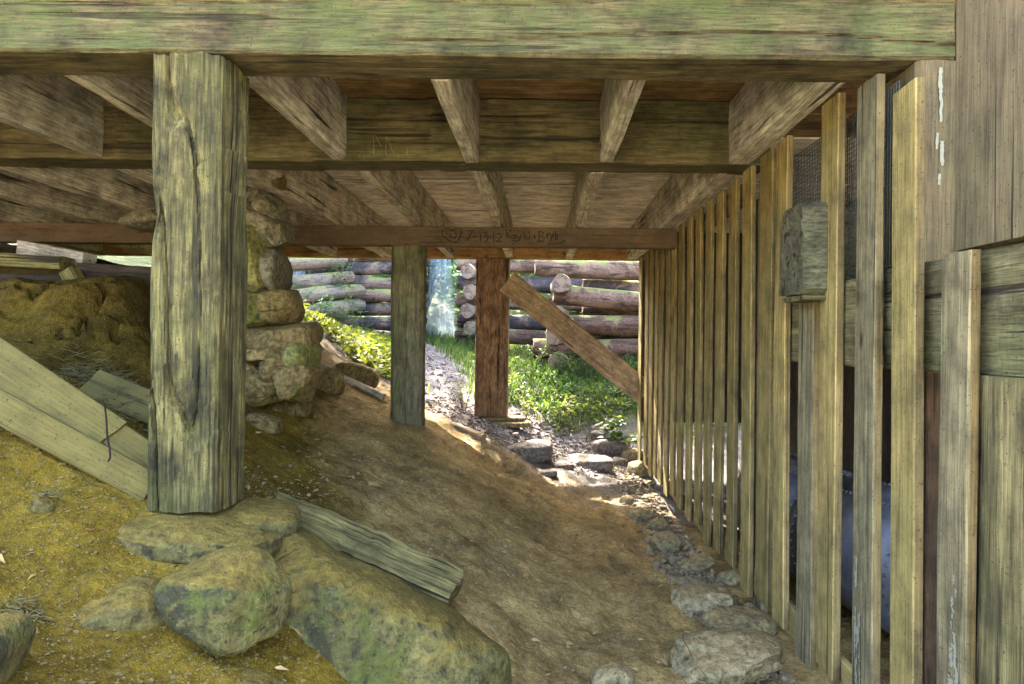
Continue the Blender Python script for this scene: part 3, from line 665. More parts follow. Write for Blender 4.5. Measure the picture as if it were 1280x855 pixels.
# hollow with a curl of split wood near the top of the post
timber('middle_post', (-1.215, 6.30, gz(-1.2, 6.3) - 0.15), (-1.215, 6.30, H + 0.862), 0.24, 0.285, M['post2'], up=(1, 0, 0), seg=0.02, side=14, amp=0.008, fx=1.5, fy=8, seed=33, bev=0.03,
       dispf=lambda p, N: 0.012 * fbm(np.column_stack([p[:, 0] * 0.8, p[:, 1] * 10, p[:, 2] * 10]), 3, 8),
       label='dark rough post under the thin brown beam, standing on the earth slope', cat='post')
timber('far_post', (-0.615, 8.70, H - 0.955), (-0.607, 8.70, ZB - 0.003), 0.20, 0.42, M['post3'], up=(1, 0, 0), seg=0.02, side=14, amp=0.006, seed=34, bev=0.012,
       dispf=lambda p, N: 0.010 * fbm(np.column_stack([p[:, 0] * 3, p[:, 1] * 22, p[:, 2] * 22]), 3, 8),
       label='wide reddish brown post with rough splintered face at the far opening', cat='post')
b0, b1 = P(634, 352, 8.62), P(806, 492, 8.62)
timber('diagonal_brace', b0, b1, 0.12, 0.30, M['brace'], up=(0, 0, 1), seg=0.03, side=8, amp=0.005, seed=35,
       dispf=lambda p, N: 0.010 * np.sign(fbm(np.column_stack([p[:, 0] * 6 + p[:, 2] * 2, p[:, 1] * 2, p[:, 2] * 3]), 1, 3)) * np.abs(fbm(p * 5, 2, 4)),
       label='diagonal hewn brace slanting down from the wide reddish post to the fence', cat='brace')

# ------------------------------------------------------------------ the slat fence
FX = 1.24
fence = thing('slat_fence', 'fence of upright unpainted wooden slats with gaps along the right side', 'fence', (FX, 5.2, H - 1.6))
slats = [(8.71, 8.23), (8.07, 7.83), (7.75, 7.50), (7.39, 7.20), (7.09, 6.88), (6.76, 6.55), (6.45, 6.26), (6.13, 5.91), (5.775, 5.594), (5.46, 5.27), (5.13, 4.95), (4.835, 4.64),
         (4.50, 4.32), (4.19, 4.00), (3.88, 3.65), (3.60, 3.44), (3.27, 3.09), (3.01, 2.84), (2.68, 2.52), (2.40, 2.25), (2.11, 1.966)]
slat_objs = []
for i, (ya, yb_) in enumerate(slats):
    short = {16: H + 0.205, 20: H + 0.28}.get(i)
    top = short or {18: H + 1.005, 19: H + 0.885}.get(i) or (ZB + 0.03 if i in (13,) else ZB + 0.004)
    bot = H - 1.45 + 0.04 * math.sin(i * 2.3) - (0.09 if i == 0 else 0.0)
    if i == 0: ya, yb_ = 8.58, 8.34
    ym, wd = (ya + yb_) / 2, ya - yb_
    lean = 0.012 * math.sin(i * 1.9)
    tx = FX + 0.018 if i < 18 else FX + 0.020
    old = i in (16, 18, 20)
    thk = 0.034 if i > 15 else 0.017 + 0.001 * i; wd = wd * (0.90 if i < 15 else 1.0)
    slat_objs.append(timber('slat', (FX + thk / 2, ym + lean, bot), (FX + thk / 2, ym - lean * 0.3, top), wd, thk, [M['slat_old'] if old else M['slat'], M['slat_edge_shade']], edge_mat=1, up=(1, 0, 0), seg=0.06, side=4, amp=0.003, fx=1.2, fy=20, seed=100 + i, bow=0.006, bev=0.004, parent=fence,
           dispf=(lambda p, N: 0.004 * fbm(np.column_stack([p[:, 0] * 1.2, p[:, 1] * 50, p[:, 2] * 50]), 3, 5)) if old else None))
timber('bottom_rail', (FX + 0.056, 2.05, H - 1.40), (FX + 0.056, 8.55, H - 1.42), 0.036, 0.15, M['slat'], seg=0.2, side=3, seed=130, parent=fence)
timber('top_rail', (FX + 0.056, 4.3, ZB - 0.10), (FX + 0.056, 8.55, ZB - 0.10), 0.036, 0.15, M['slat_old'], seg=0.2, side=3, seed=131, parent=fence)
timber('middle_rail', (FX + 0.058, 2.60, H + 0.09), (FX + 0.058, 3.62, H + 0.09), 0.036, 0.36, M['rotten'], seg=0.06, side=6, seed=132, parent=fence)
timber('backing_slat', (FX + 0.060, 3.995, H - 1.55), (FX + 0.060, 3.995, ZB - 0.19), 0.16, 0.03, M['slat_old'], up=(1, 0, 0), seg=0.2, side=3, seed=134, parent=fence)
timber('backing_slat', (FX + 0.060, 4.29, H - 0.35), (FX + 0.060, 4.29, ZB - 0.19), 0.12, 0.03, M['slat_old'], up=(1, 0, 0), seg=0.2, side=3, seed=135, parent=fence)
# wire screen
lst = []
ys = np.arange(2.52, 3.62, 0.020); zs = np.arange(H + 0.30, H + 0.995, 0.020)
for y in ys: lst.append(([(FX + 0.082, y, zs[0]), (FX + 0.082, y, zs[-1])], 0.0019))
for z in zs: lst.append(([(FX + 0.084, ys[0], z), (FX + 0.084, ys[-1], z)], 0.0019))
so = obj('wire_screen', tubes_mesh('wire_screen', lst, M['wire'], 4)); so['kind'] = 'stuff'; place(so, fence)
# chips of white paint left on two slats
def paint_strip(name, y, z0, z1, wid, seed, x, parent):
    n = 70; V, Fc = [], []; r = np.random.default_rng(seed)
    for a in range(n):
        for b in range(10):
            V.append((x - 0.0015 * r.random(), y + wid * (b / 9 - 0.5) + 0.003 * r.normal(), z0 + (z1 - z0) * a / (n - 1)))
    for a in range(n - 1):
        t = a / (n - 1)
        for b in range(9):
            e = abs(b - 4) / 4.5
            q = 0.5 + 0.5 * vnoise(np.array([[a * 0.16, b * 0.8, seed]]), seed)[0]
            if q > 0.46 + 0.2 * t + 0.10 * r.random() and e < 1.1 - 0.85 * t + 0.3 * (q - 0.5): Fc.append((a * 10 + b, a * 10 + b + 1, (a + 1) * 10 + b + 1, (a + 1) * 10 + b))
    o = obj(name, new_mesh(name, V, Fc, [M['paint']], False)); o.parent = parent; bpy.context.view_layer.update(); o.matrix_parent_inverse = parent.matrix_world.inverted(); return o
paint_strip('paint_flake', 2.02, H - 1.05, H - 0.66, 0.05, 3, FX - 0.0035, slat_objs[20])
paint_strip('paint_flake', 2.63, H - 1.45, H - 0.72, 0.06, 8, FX - 0.0035, slat_objs[18])

stub = timber('beam_stub', (1.125, 3.06, H + 0.415), (1.60, 3.06, H + 0.415), 0.262, 0.395, [M['stub'], M['stub']], seg=0.02, side=14, amp=0.012, fx=5, fy=7, seed=61, bev=0.02, ends=0.02,
       label='rough sawn-off square beam end poking out through the slat fence', cat='beam')
timber('stub_plate', (1.14, 3.065, H + 0.203), (1.60, 3.065, H + 0.203), 0.25, 0.022, M['rotten'], seg=0.03, side=3, amp=0.003, seed=62, label='thin splintered strip of wood under the sawn-off beam end', cat='plank')

# boarded wall at the right edge and the post under the beam's end
wall = thing('board_wall', 'patched wall of weathered boards at the right edge, next to the nearest slat', 'wall', (1.33, 1.6, H - 1.6))
timber('upper_board', (1.31, 1.50, H + 0.292), (1.31, 1.50, H + 1.75), 1.25, 0.05, M['wall'], up=(1, 0, 0), seg=0.06, side=8, amp=0.004, seed=141, parent=wall)
timber('ribbed_board', (1.325, 0.8, H + 0.098), (1.325, 2.58, H + 0.098), 0.04, 0.375, M['ribbed'], seg=0.03, side=16, amp=0.004, fx=1, fy=30, seed=142, parent=wall,
       dispf=lambda p, N: 0.003 * np.sin(p[:, 2] * 330 + 2 * fbm(p * np.array([1, 4, 4]), 2, 4)) + 0.006 * fbm(p * np.array([2, 9, 9]), 3, 6))
timber('lower_timber', (1.332, 1.47, H - 1.65), (1.332, 1.47, H - 0.088), 1.06, 0.10, M['rotten'], up=(1, 0, 0), seg=0.02, side=50, amp=0.004, seed=143, parent=wall,
       dispf=lambda p, N: 0.016 * fbm(np.column_stack([p[:, 0] * 0.9, p[:, 1] * 14, p[:, 2] * 14]), 4, 6) - 0.02 * np.clip(0.06 - np.abs(fbm(np.column_stack([p[:, 0] * 0.7, p[:, 1] * 8, p[:, 2] * 8]), 2, 61)), 0, 1) / 0.06)
rp = timber('corner_post', (1.49, 2.62, H + 0.05), (1.49, 2.62, ZB - 0.003), 0.24, 0.23, M['wall'], up=(1, 0, 0), seg=0.05, side=8, amp=0.004, seed=144, bev=0.014,
       label='square post with white paint drips under the right end of the mossy beam', cat='post')
r = np.random.default_rng(5)
for zt, ln, xo in ((ZB - 0.03, 0.20, 1.463), (ZB - 0.27, 0.06, 1.452), (ZB - 0.30, 0.09, 1.470), (ZB - 0.42, 0.04, 1.462)):
    V, Fc = [], []; m = max(4, int(ln / 0.008))
    for a in range(m + 1):
        wv = 0.004 + 0.010 * abs(vnoise(np.array([[a * 0.55, xo * 90, 0]]), 9)[0]) * (1 - 0.5 * a / m)
        ox = 0.004 * vnoise(np.array([[a * 0.3, 4, xo * 50]]), 3)[0]
        V += [(xo + ox - wv, 2.4945, zt - ln * a / m), (xo + ox + wv * 0.8, 2.4945, zt - ln * a / m)]
    Fc = [(2 * a, 2 * a + 2, 2 * a + 3, 2 * a + 1) for a in range(m)]
    so = obj('paint_drip', new_mesh('paint_drip', V, Fc, [M['paint']], False)); so.parent = rp; so.matrix_parent_inverse = rp.matrix_basis.inverted()

# behind the fence: dark back wall, uprights, riveted pipe
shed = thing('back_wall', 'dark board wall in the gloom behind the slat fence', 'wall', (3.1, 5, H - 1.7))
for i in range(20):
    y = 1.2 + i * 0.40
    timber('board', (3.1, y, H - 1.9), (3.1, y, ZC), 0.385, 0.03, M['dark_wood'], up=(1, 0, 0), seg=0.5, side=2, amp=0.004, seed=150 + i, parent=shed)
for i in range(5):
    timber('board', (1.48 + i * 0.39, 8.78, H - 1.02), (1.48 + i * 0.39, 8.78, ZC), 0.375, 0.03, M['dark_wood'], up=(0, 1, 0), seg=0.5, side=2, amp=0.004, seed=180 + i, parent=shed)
timber('shed_post', (1.80, 3.12, H - 1.8), (1.80, 3.12, ZB + 0.3), 0.10, 0.10, M['rust_wood'], up=(1, 0, 0), seg=0.1, side=5, amp=0.008, seed=170, label='reddish upright behind the slats beside the patched wall', cat='post')
timber('shed_beam', (1.6, 2.6, H - 0.02), (3.05, 2.6, H - 0.02), 0.15, 0.15, M['dark_wood'], seg=0.1, side=5, amp=0.008, seed=171, label='dark cross beam behind the slats near the patched wall', cat='beam')
pipe = thing('riveted_pipe', 'large blue grey riveted metal pipe lying behind the slat fence', 'pipe', (2.1, 4.3, H - 1.3))
nseg, rad = 40, 0.40
def pipe_mesh(L, r0, r1):
    V, Fc = [], []
    for xx, rr in ((-L / 2, r0), (L / 2, r1)):
        for t in (0, 1):
            for a in range(nseg):
                an = 2 * math.pi * a / nseg; V.append((xx, (rr - 0.012 * t) * math.cos(an), (rr - 0.012 * t) * math.sin(an)))
    for a in range(nseg):
        b = (a + 1) % nseg
        Fc += [(a, b, 2 * nseg + b, 2 * nseg + a), (nseg + b, nseg + a, 3 * nseg + a, 3 * nseg + b), (a, nseg + a, nseg + b, b), (2 * nseg + b, 3 * nseg + b, 3 * nseg + a, 2 * nseg + a)]
    return new_mesh('section', V, Fc, [M['steel']])
pa = [Vector((1.98, 5.55, H - 1.30)), Vector((2.05, 4.55, H - 1.28)), Vector((2.22, 3.6, H - 1.26)), Vector((2.6, 2.75, H - 1.25))]
rivs = []
for i in range(3):
    m, L = frame(pa[i], pa[i + 1]); o = obj('section', pipe_mesh(L + 0.10, rad + 0.006 * (i % 2), rad + 0.006 * (i % 2) + 0.004), None, None, m); place(o, pipe)
    for xx in (-L / 2 + 0.03, L / 2 - 0.03):
        for a in range(48):
            an = 2 * math.pi * a / 48; rivs.append(m @ Vector((xx, (rad + 0.008) * math.cos(an), (rad + 0.008) * math.sin(an))))
for i in range(3):
    m, L = frame(pa[i], pa[i + 1])
    for an in (R(75), R(118)):
        for xx in np.arange(-L / 2 + 0.05, L / 2 - 0.02, 0.042): rivs.append(m @ Vector((xx, (rad + 0.008) * math.cos(an), (rad + 0.008) * math.sin(an))))
v0, f0 = ico(1); V = np.concatenate([v0 * 0.012 + np.array(q[:]) for q in rivs]); Fc = np.concatenate([f0 + i * len(v0) for i in range(len(rivs))])
so = obj('rivets', new_mesh('rivets', V, Fc, [M['steel']])); so['kind'] = 'stuff'; place(so, pipe)

# ------------------------------------------------------------------ stone pier behind the front post
pier = thing('stone_pier', 'dry stacked stone pier behind the weathered front post', 'pier', (-2.35, 5.2, gz(-2.3, 5.2)))
def pst(px0, px1, py0, py1, Y, dep, seed, mat='pier', rot=(0, 0, 0), **kw):
    a, b = P(px0, py1, Y), P(px1, py0, Y)
    c = (a + b) / 2; c.y += dep * 0.6
    kw = dict(dict(box=0.55, cuts=14, depth=0.70, rough=0.11, fine=0.03, sub=4), **kw)
    rock('stone', c, ((b.x - a.x) / 2 * 1.06, dep, (b.z - a.z) / 2 * 1.08), rot, seed, M[mat], parent=pier, **kw)
Yp = 4.75
for row in [
    (270, 330, 205, 236, 'pier_grey'), (318, 346, 206, 232, 'pier'), (150, 235, 258, 282, 'pier_grey'), (272, 325, 232, 262, 'pier_grey'), (316, 346, 240, 280, 'pier_grey'), (270, 335, 258, 288, 'pier_grey'), (230, 285, 215, 265, 'pier_grey'),
    (225, 300, 280, 365, 'pier'), (286, 330, 284, 362, 'pier_green'), (322, 353, 272, 305, 'pier_grey'), (318, 346, 302, 362, 'pier_grey'),
    (225, 315, 358, 402, 'pier'), (286, 332, 362, 406, 'pier_green'), (312, 366, 362, 406, 'pier'), (230, 320, 400, 442, 'pier'), (292, 384, 402, 440, 'pier'),
    (230, 325, 438, 505, 'pier'), (290, 345, 438, 460, 'pier'), (322, 360, 440, 482, 'pier'), (350, 385, 428, 468, 'pier_green'), (288, 364, 455, 505, 'pier'), (340, 388, 458, 502, 'pier'), (250, 345, 500, 545, 'pier')]:
    i = int(row[0] * 7 + row[2]); gr = row[4] == 'pier_green'
    pst(*row[:4], Yp + (0.10 if row[0] < 260 else (-0.02 if gr else 0.0)) + 0.05 * math.sin(i), 0.26 if row[0] > 300 else 0.32, i, row[4], (4 * math.sin(i), 5 * math.sin(i * 1.7), 6 * math.sin(i * 2.3)))
for j in range(10):      # hearting stones at the back
    rock('stone', (-2.66 + 0.34 * (j % 2) + 0.04 * math.sin(j), 5.30, H - 0.35 + 0.30 * (j // 2)), (0.21, 0.24, 0.17), (0, 0, 20 * math.sin(j)), 300 + j, M['pier'], parent=pier, box=0.5, sub=3)

# ------------------------------------------------------------------ foreground rocks
def frock(px, py, Y, dims, rot, seed, mat, label, **kw):
    c = P(px, py, Y)
    return rock('rock', c, dims, rot, seed, M[mat], label=label, sub=kw.pop('sub', 5), **kw)
rock('boulder', (-0.71, 2.55, H - 1.12), (0.70, 0.36, 0.30), (14, 27, -4), 12, M['boulder'], label='long mossy green boulder in the foreground, below the weathered plank', cat='boulder', sub=6, box=0.72, cuts=0, rough=0.13, fine=0.03,
     planes=[((0.1, -0.75, 0.65), 0.74), ((-0.5, -0.2, 0.75), 0.84), ((1, -0.3, 0.25), 0.86), ((0, 0.6, 0.8), 0.74)], soft=10.0)
frock(284, 746, 2.13, (0.20, 0.17, 0.13), (10, 20, -14), 22, 'boulder', 'rounded squat rock with dark stain in front of the stone slab under the post', box=0.85, cuts=0, rough=0.16, fine=0.03,
      planes=[((0.9, -0.3, 0.25), 0.66), ((0.05, -0.95, 0.30), 0.68), ((-0.6, -0.1, 0.8), 0.68), ((0.35, 0.1, 0.9), 0.80)], soft=13.0)
rock('stone_slab', (-1.25, 2.56, H - 0.735), (0.29, 0.22, 0.07), (4, 6, 4), 31, M['slab'], label='flat layered stone slab right under the front post', cat='stone slab', sub=5, box=0.5, strata=0.05, rough=0.07, cuts=4)
rock('stone_slab', (-1.09, 2.70, H - 0.715), (0.14, 0.16, 0.055), (4, 8, 20), 32, M['slab'], label='small dusty stone slab at the right foot of the front post', cat='stone slab', sub=5, box=0.6, cuts=5)
rock('rock', (-1.36, 2.14, H - 0.90), (0.20, 0.17, 0.10), (14, -6, 14), 41, M['slab'], label='half buried dusty rock with green edge left of the squat rock', sub=5, box=0.75, cuts=3, rough=0.12, planes=[((0.2, -1, 0.1), 0.7)])
rock('rock', (-1.352, 1.66, H - 0.80), (0.055, 0.16, 0.10), (0, 20, 10), 42, M['boulder'], label='small green rock cut off by the left edge of the picture', sub=4, box=0.7)
rock('rock', (-0.88, 2.02, H - 1.075), (0.16, 0.12, 0.06), (6, 20, 10), 43, M['slab'], label='low dirt covered rock at the bottom, between squat rock and boulder', sub=4, box=0.8, rough=0.1)
for px, py, s, lab in ((300, 790, 0.024, 'small chip of stone left in front of the squat rock'), (322, 792, 0.028, 'small dark stone in front of the squat rock'), (340, 796, 0.026, 'small stone at the right foot of the squat rock'), (52, 636, 0.030, 'lump of stone on the clay below the dusty boards')):
    h_ = hit(px, py); rock('stone', h_ + Vector((0, 0, s * 0.3)), (s * 1.2, s, s * 0.8), (0, 10, px), px, M['slab'], label=lab, cat='stone', sub=3)
# rocks edging the path by the fence
edge_rocks = [(905, 838, 0.275, 0.20, 0.10, 'slab', 'largest layered rock at the bottom of the fence, nearest the camera'), (925, 792, 0.20, 0.15, 0.07, 'slab', 'flat rock lying behind the largest layered rock by the fence'),
    (880, 762, 0.185, 0.15, 0.085, 'rock', 'smooth broad grey rock beside the fence'), (872, 712, 0.125, 0.08, 0.045, 'rock', 'thin flat rock above the smooth broad grey rock'), (912, 728, 0.09, 0.07, 0.05, 'rock', 'small rock against the fence beside the smooth grey rock'),
    (832, 684, 0.125, 0.10, 0.085, 'rock', 'pointed greenish rock halfway along the fence foot'), (822, 661, 0.085, 0.075, 0.055, 'rock', 'round stone just beyond the pointed greenish rock'), (802, 648, 0.12, 0.09, 0.06, 'rock', 'brown rounded stone beyond the round one along the path edge'),
    (783, 630, 0.07, 0.06, 0.05, 'rock', 'small dark stone on the path edge halfway to the opening'), (765, 860, 0.10, 0.08, 0.06, 'rock', 'dark rock cut off by the bottom edge in the middle of the path'), (800, 592, 0.155, 0.13, 0.115, 'rock', 'angular tan rock at the far end of the fence'),
    (787, 573, 0.13, 0.10, 0.085, 'rock', 'bluish rock right behind the angular tan rock'), (945, 770, 0.08, 0.06, 0.04, 'rock', 'small stone squeezed against the fence foot'), (812, 606, 0.09, 0.06, 0.035, 'rock', 'flat sliver of stone near the far end of the fence')]
for i, (px, py, a, b, c, kd, lab) in enumerate(edge_rocks):
    h_ = hit(px, py)
    rock('rock', h_ + Vector((0, 0, c * 0.6)), (a, b, c), (6 * math.sin(i * 3), 8 * math.sin(i * 1.3) - 6, 25 * math.sin(i * 2.7)), 400 + i, M['path_rock'], label=lab, sub=5 if i < 4 else 4, box=0.8, cuts=9, depth=0.70, rough=0.16, fine=0.03, strata=0.05 if kd == 'slab' else 0.0)
far_rocks = [(735, 582, 0.30, 0.20, 0.085, 'long flat pinkish rock lying in the far opening'), (705, 583, 0.11, 0.09, 0.05, 'small pinkish stone in front of the long flat rock'), (662, 568, 0.26, 0.22, 0.11, 'sloping pinkish rock sunk in the path near the wide reddish post'),
    (762, 562, 0.24, 0.12, 0.09, 'straight edged grey stone behind the long flat pinkish rock'), (775, 578, 0.09, 0.08, 0.06, 'tilted small stone at the right end of the long flat rock'), (685, 590, 0.10, 0.07, 0.035, 'low stone sunk before the sloping pinkish rock'), (748, 548, 0.10, 0.08, 0.07, 'pale stone at the edge of the weeds')]
for i, (px, py, a, b, c, lab) in enumerate(far_rocks):
    h_ = hit(px, py); rock('rock', h_ + Vector((0, 0, c * 0.3)), (a, b, c), (4, 8 * math.sin(i * 2), 15 * math.sin(i * 1.9)), 450 + i, M['far_rock'], label=lab, sub=4, box=0.5, cuts=6, rough=0.06)
for i, (px, py, a, b, c, lab) in enumerate([(405, 482, 0.20, 0.16, 0.14, 'roundish stone right of the stone pier'), (445, 478, 0.24, 0.15, 0.13, 'long stone between the pier and the dark post'), (365, 512, 0.14, 0.12, 0.08, 'stone at the foot of the pier, on the right'), (330, 535, 0.13, 0.10, 0.06, 'low stone tucked beside the front post')]):
    h_ = hit(px, py); rock('rock', h_ + Vector((0, 0, c * 0.4)), (a, b, c), (0, 15, 20 * math.sin(i * 3)), 470 + i, M['pier'], label=lab, sub=4, box=0.65, cuts=4, rough=0.08)
# stones and chock under the far post
for i, (x, y, z, a, b, c, lab) in enumerate([(-0.50, 8.72, H - 0.985, 0.32, 0.16, 0.028, 'flat stone directly under the wide reddish post'), (-0.40, 8.66, H - 1.05, 0.30, 0.17, 0.04, 'lower of the flat stones under the wide reddish post')]):
    rock('stone_slab', (x, y, z), (a, b, c), (0, 0, 5 * i), 480 + i, M['path_rock'], label=lab, cat='stone slab', sub=4, box=0.45, cuts=3)

# ------------------------------------------------------------------ loose wood
timber('weathered_plank', P(336, 634, 3.03), P(570, 735, 2.90), 0.17, 0.085, M['scrap'], up=(0.25, -0.35, 0.9), seg=0.012, side=12, amp=0.004, seed=201, ends=0.03,
       dispf=lambda p, N: 0.022 * fbm(np.column_stack([p[:, 0] * 2.0, p[:, 1] * 26, p[:, 2] * 26]), 4, 6) + 0.02 * fbm(p * np.array([5, 4, 4]), 3, 16),
       label='short weathered plank lying on the slope above the long green boulder', cat='plank')
timber('dusty_board', P(-150, 428, 2.55), P(190, 612, 2.60), 0.03, 0.115, M['pale_board'], up=(0, 0.2, 1), seg=0.05, side=6, amp=0.003, seed=202, label='lower narrow dusty board at the left, wavy grain facing the camera', cat='board')
timber('dusty_board', P(-150, 360, 2.66), P(134, 549, 2.66), 0.03, 0.20, M['pale_board'], up=(0, 0.75, 0.8), seg=0.05, side=6, amp=0.003, seed=203, label='broad dusty board leaning on the bank at the left edge', cat='board')
timber('dusty_board', P(131, 548, 2.672), P(215, 605, 2.672), 0.03, 0.18, M['pale_board'], up=(0, 0.75, 0.8), seg=0.05, side=6, amp=0.003, seed=204, label='short end of dusty board between the leaning board and the front post', cat='board')
tw = [tuple(P(a, b, y)) for a, b, y in ((128, 500, 2.75), (131, 508, 2.68), (133, 525, 2.61), (134, 545, 2.58), (137, 560, 2.55), (138, 572, 2.54), (135, 577, 2.53))]
obj('root_strand', tubes_mesh('root_strand', [(tw, 0.0035)], M['carving'], 6), label='dark stringy root hanging down over the joint of the dusty boards', cat='root')
timber('scrap_board', P(112, 478, 3.30), P(215, 520, 3.25), 0.03, 0.16, M['pale_board'], up=(0, 0.6, 0.7), seg=0.05, side=4, seed=205, label='small pale board half buried behind the dry twigs', cat='board')
timber('scrap_timber', P(-60, 322, 4.5), P(84, 330, 4.5), 0.14, 0.085, M['scrap'], seg=0.03, side=6, amp=0.008, seed=206, label='grey squared timber on top of the clay bank at the left edge', cat='timber')
timber('scrap_timber', P(30, 310, 4.75), P(112, 326, 4.65), 0.12, 0.10, M['joist'], seg=0.03, side=6, amp=0.016, seed=207, label='brown chunk of wood lying over the squared timber on the bank', cat='timber')
timber('scrap_timber', P(100, 340, 4.55), P(240, 347, 4.75), 0.12, 0.11, M['dark_wood'], seg=0.05, side=6, amp=0.006, seed=208, label='dark timber lying on the bank between chunk of wood and front post', cat='timber')
timber('scrap_timber', P(86, 338, 4.42), P(94, 352, 4.42), 0.09, 0.09, M['scrap'], up=(0, 1, 0), seg=0.02, side=5, amp=0.012, seed=209, label='small wood stump end on the bank under the brown chunk', cat='timber')
timber('scrap_timber', P(-90, 345, 4.45), P(90, 352, 4.45), 0.12, 0.07, M['dark_wood'], seg=0.05, side=5, amp=0.008, seed=211, label='dark timber under the grey squared timber at the left edge', cat='timber')
timber('long_plank', P(522, 518, 7.7), P(604, 549, 7.35), 0.12, 0.10, M['brace'], seg=0.04, side=5, amp=0.006, seed=210, label='orange brown plank lying on the slope right of the dark post', cat='plank')
timber('long_plank', P(385, 455, 7.0), P(480, 497, 6.9), 0.10, 0.08, M['joist_far'], seg=0.04, side=5, amp=0.006, seed=212, label='brown pole lying left of the dark post along the edge of the leaves', cat='plank')

# dry twigs behind the dusty boards, sprigs on the clay
def twig_pile(name, n, cpts, spread, length, label, seed):
    r = np.random.default_rng(seed); lst = []
    for i in range(n):
        t = r.random(); q = Vector(cpts[0]).lerp(Vector(cpts[1]), t)
        x, y = q.x + r.normal() * spread[0], q.y + r.normal() * spread[1]
        z = gz(x, y) + 0.01 + abs(r.normal()) * spread[2]
        a = r.uniform(0, 6.28); L = length * r.uniform(0.4, 1.2); d = Vector((math.cos(a), math.sin(a) * 0.6, r.uniform(-0.25, 0.4)))
        p = Vector((x, y, z)); m1 = p + d * L * 0.5 + Vector(r.normal(size=3)) * L * 0.10
        lst.append(([p, m1, p + d * L + Vector(r.normal(size=3)) * L * 0.12], [0.0028, 0.002, 0.001]))
    return obj(name, tubes_mesh(name, lst, M['twig'], 4), label=label, cat='twigs', kind='stuff')
twig_pile('dry_twigs', 420, (hit(110, 462), hit(178, 530)), (0.07, 0.06, 0.03), 0.13, 'heap of dry twigs behind the dusty boards', 4)
twig_pile('dry_sprig', 26, (hit(55, 622), hit(62, 626)), (0.015, 0.015, 0.01), 0.06, 'little dry sprig on the clay slope', 5)
twig_pile('dry_stems', 60, (hit(5, 752), hit(45, 775)), (0.03, 0.03, 0.005), 0.05, 'dry stems on the clay by the left edge', 6)

# dry leaves, each its own
def leaf_obj(px, py, s, rz, label, seed):
    r = np.random.default_rng(seed); n = 13; V = [(0, 0, 0.004)]; 
    for i in range(n):
        a = 2 * math.pi * i / n; rr = s * (1.0 if i % 2 == 0 else 0.55) * r.uniform(0.85, 1.15)
        V.append((rr * math.cos(a) * 1.35, rr * math.sin(a) * 0.8, 0.006 + 0.18 * s * math.sin(a * 2 + seed)))
    Fc = [(0, i + 1, (i + 1) % n + 1) for i in range(n)]
    h_ = hit(px, py); o = obj('dry_leaf', new_mesh('dry_leaf', V, Fc, [M['dry_leaf']]), None, h_ + Vector((0, 0, 0.004)), None, label, 'leaf', 'dry leaves on the bare ground')
    gxn = (gz(h_.x + 0.05, h_.y) - gz(h_.x - 0.05, h_.y)) / 0.1
    o.rotation_euler = (0.15, -math.atan(gxn), rz)
for i, (px, py, s, lab) in enumerate([(470, 612, 0.042, 'lobed dry leaf on the slope, above the weathered plank'), (447, 615, 0.022, 'small dry leaf left of the lobed one'), (825, 775, 0.030, 'dry leaf lying left of the smooth broad grey rock'), (826, 738, 0.025, 'curled dry leaf by the fence rocks'), (830, 822, 0.022, 'pale leaf scrap left of the largest layered rock'), (668, 760, 0.02, 'tiny dry leaf on the middle of the path')]):
    leaf_obj(px, py, s, i * 1.3, lab, 60 + i)

# crumbs of clay and grit: too many to count
def scatter_grit(name, n, xr, yr, smin, smax, mat, label, seed, dens=None, sub=1):
    r = np.random.default_rng(seed); v0, f0 = ico(sub)
    x, y = r.uniform(*xr, n), r.uniform(*yr, n)
    if dens is not None:
        kp = dens(x, y) > r.random(n); x, y = x[kp], y[kp]
    n = len(x); s = smin + (smax - smin) * r.random(n) ** 3
    z = ground(x, y) + s * 0.25
    sc = s[:, None] * r.uniform(0.6, 1.3, (n, 3)); sc[:, 2] *= 0.7
    V = v0[None] * sc[:, None, :] * (1 + 0.25 * r.normal(size=(n, len(v0), 1)))
    V = V + np.column_stack([x, y, z])[:, None, :]
    Fc = f0[None] + (np.arange(n) * len(v0))[:, None, None]
    return obj(name, new_mesh(name, V.reshape(-1, 3), Fc.reshape(-1, 3), [M[mat]], False), label=label, cat='gravel', kind='stuff')
scatter_grit('clay_crumbs', 16000, (-2.4, -0.5), (1.2, 3.4), 0.0012, 0.008, 'pebble', 'crumbs of ochre clay over the slope in the left foreground', 71, sub=1)
scatter_grit('path_grit', 3500, (-1.5, 0.9), (2.6, 8.2), 0.002, 0.012, 'gravel', 'fine grit on the brown path', 72)
scatter_grit('fence_gravel', 6500, (0.72, 1.24), (2.4, 8.4), 0.008, 0.034, 'gravel', 'dark gravel along the foot of the fence', 73, dens=lambda x, y: np.clip((x - 0.80 - 0.05 * (y < 4)) / 0.25, 0, 1) * 0.9)
scatter_grit('opening_gravel', 5000, (-1.4, 1.1), (7.6, 9.4), 0.004, 0.03, 'far_rock', 'pale grit and pebbles in the far opening', 74)
scatter_grit('path_gravel', 5000, (-3.6, -0.7), (9.2, 13.5), 0.008, 0.03, 'far_rock', 'grey gravel on the footpath beyond the far opening', 75, dens=lambda x, y: np.clip(1.25 - np.abs(x + 1.05 + (y - 9) * 0.38) / 0.42, 0, 1))

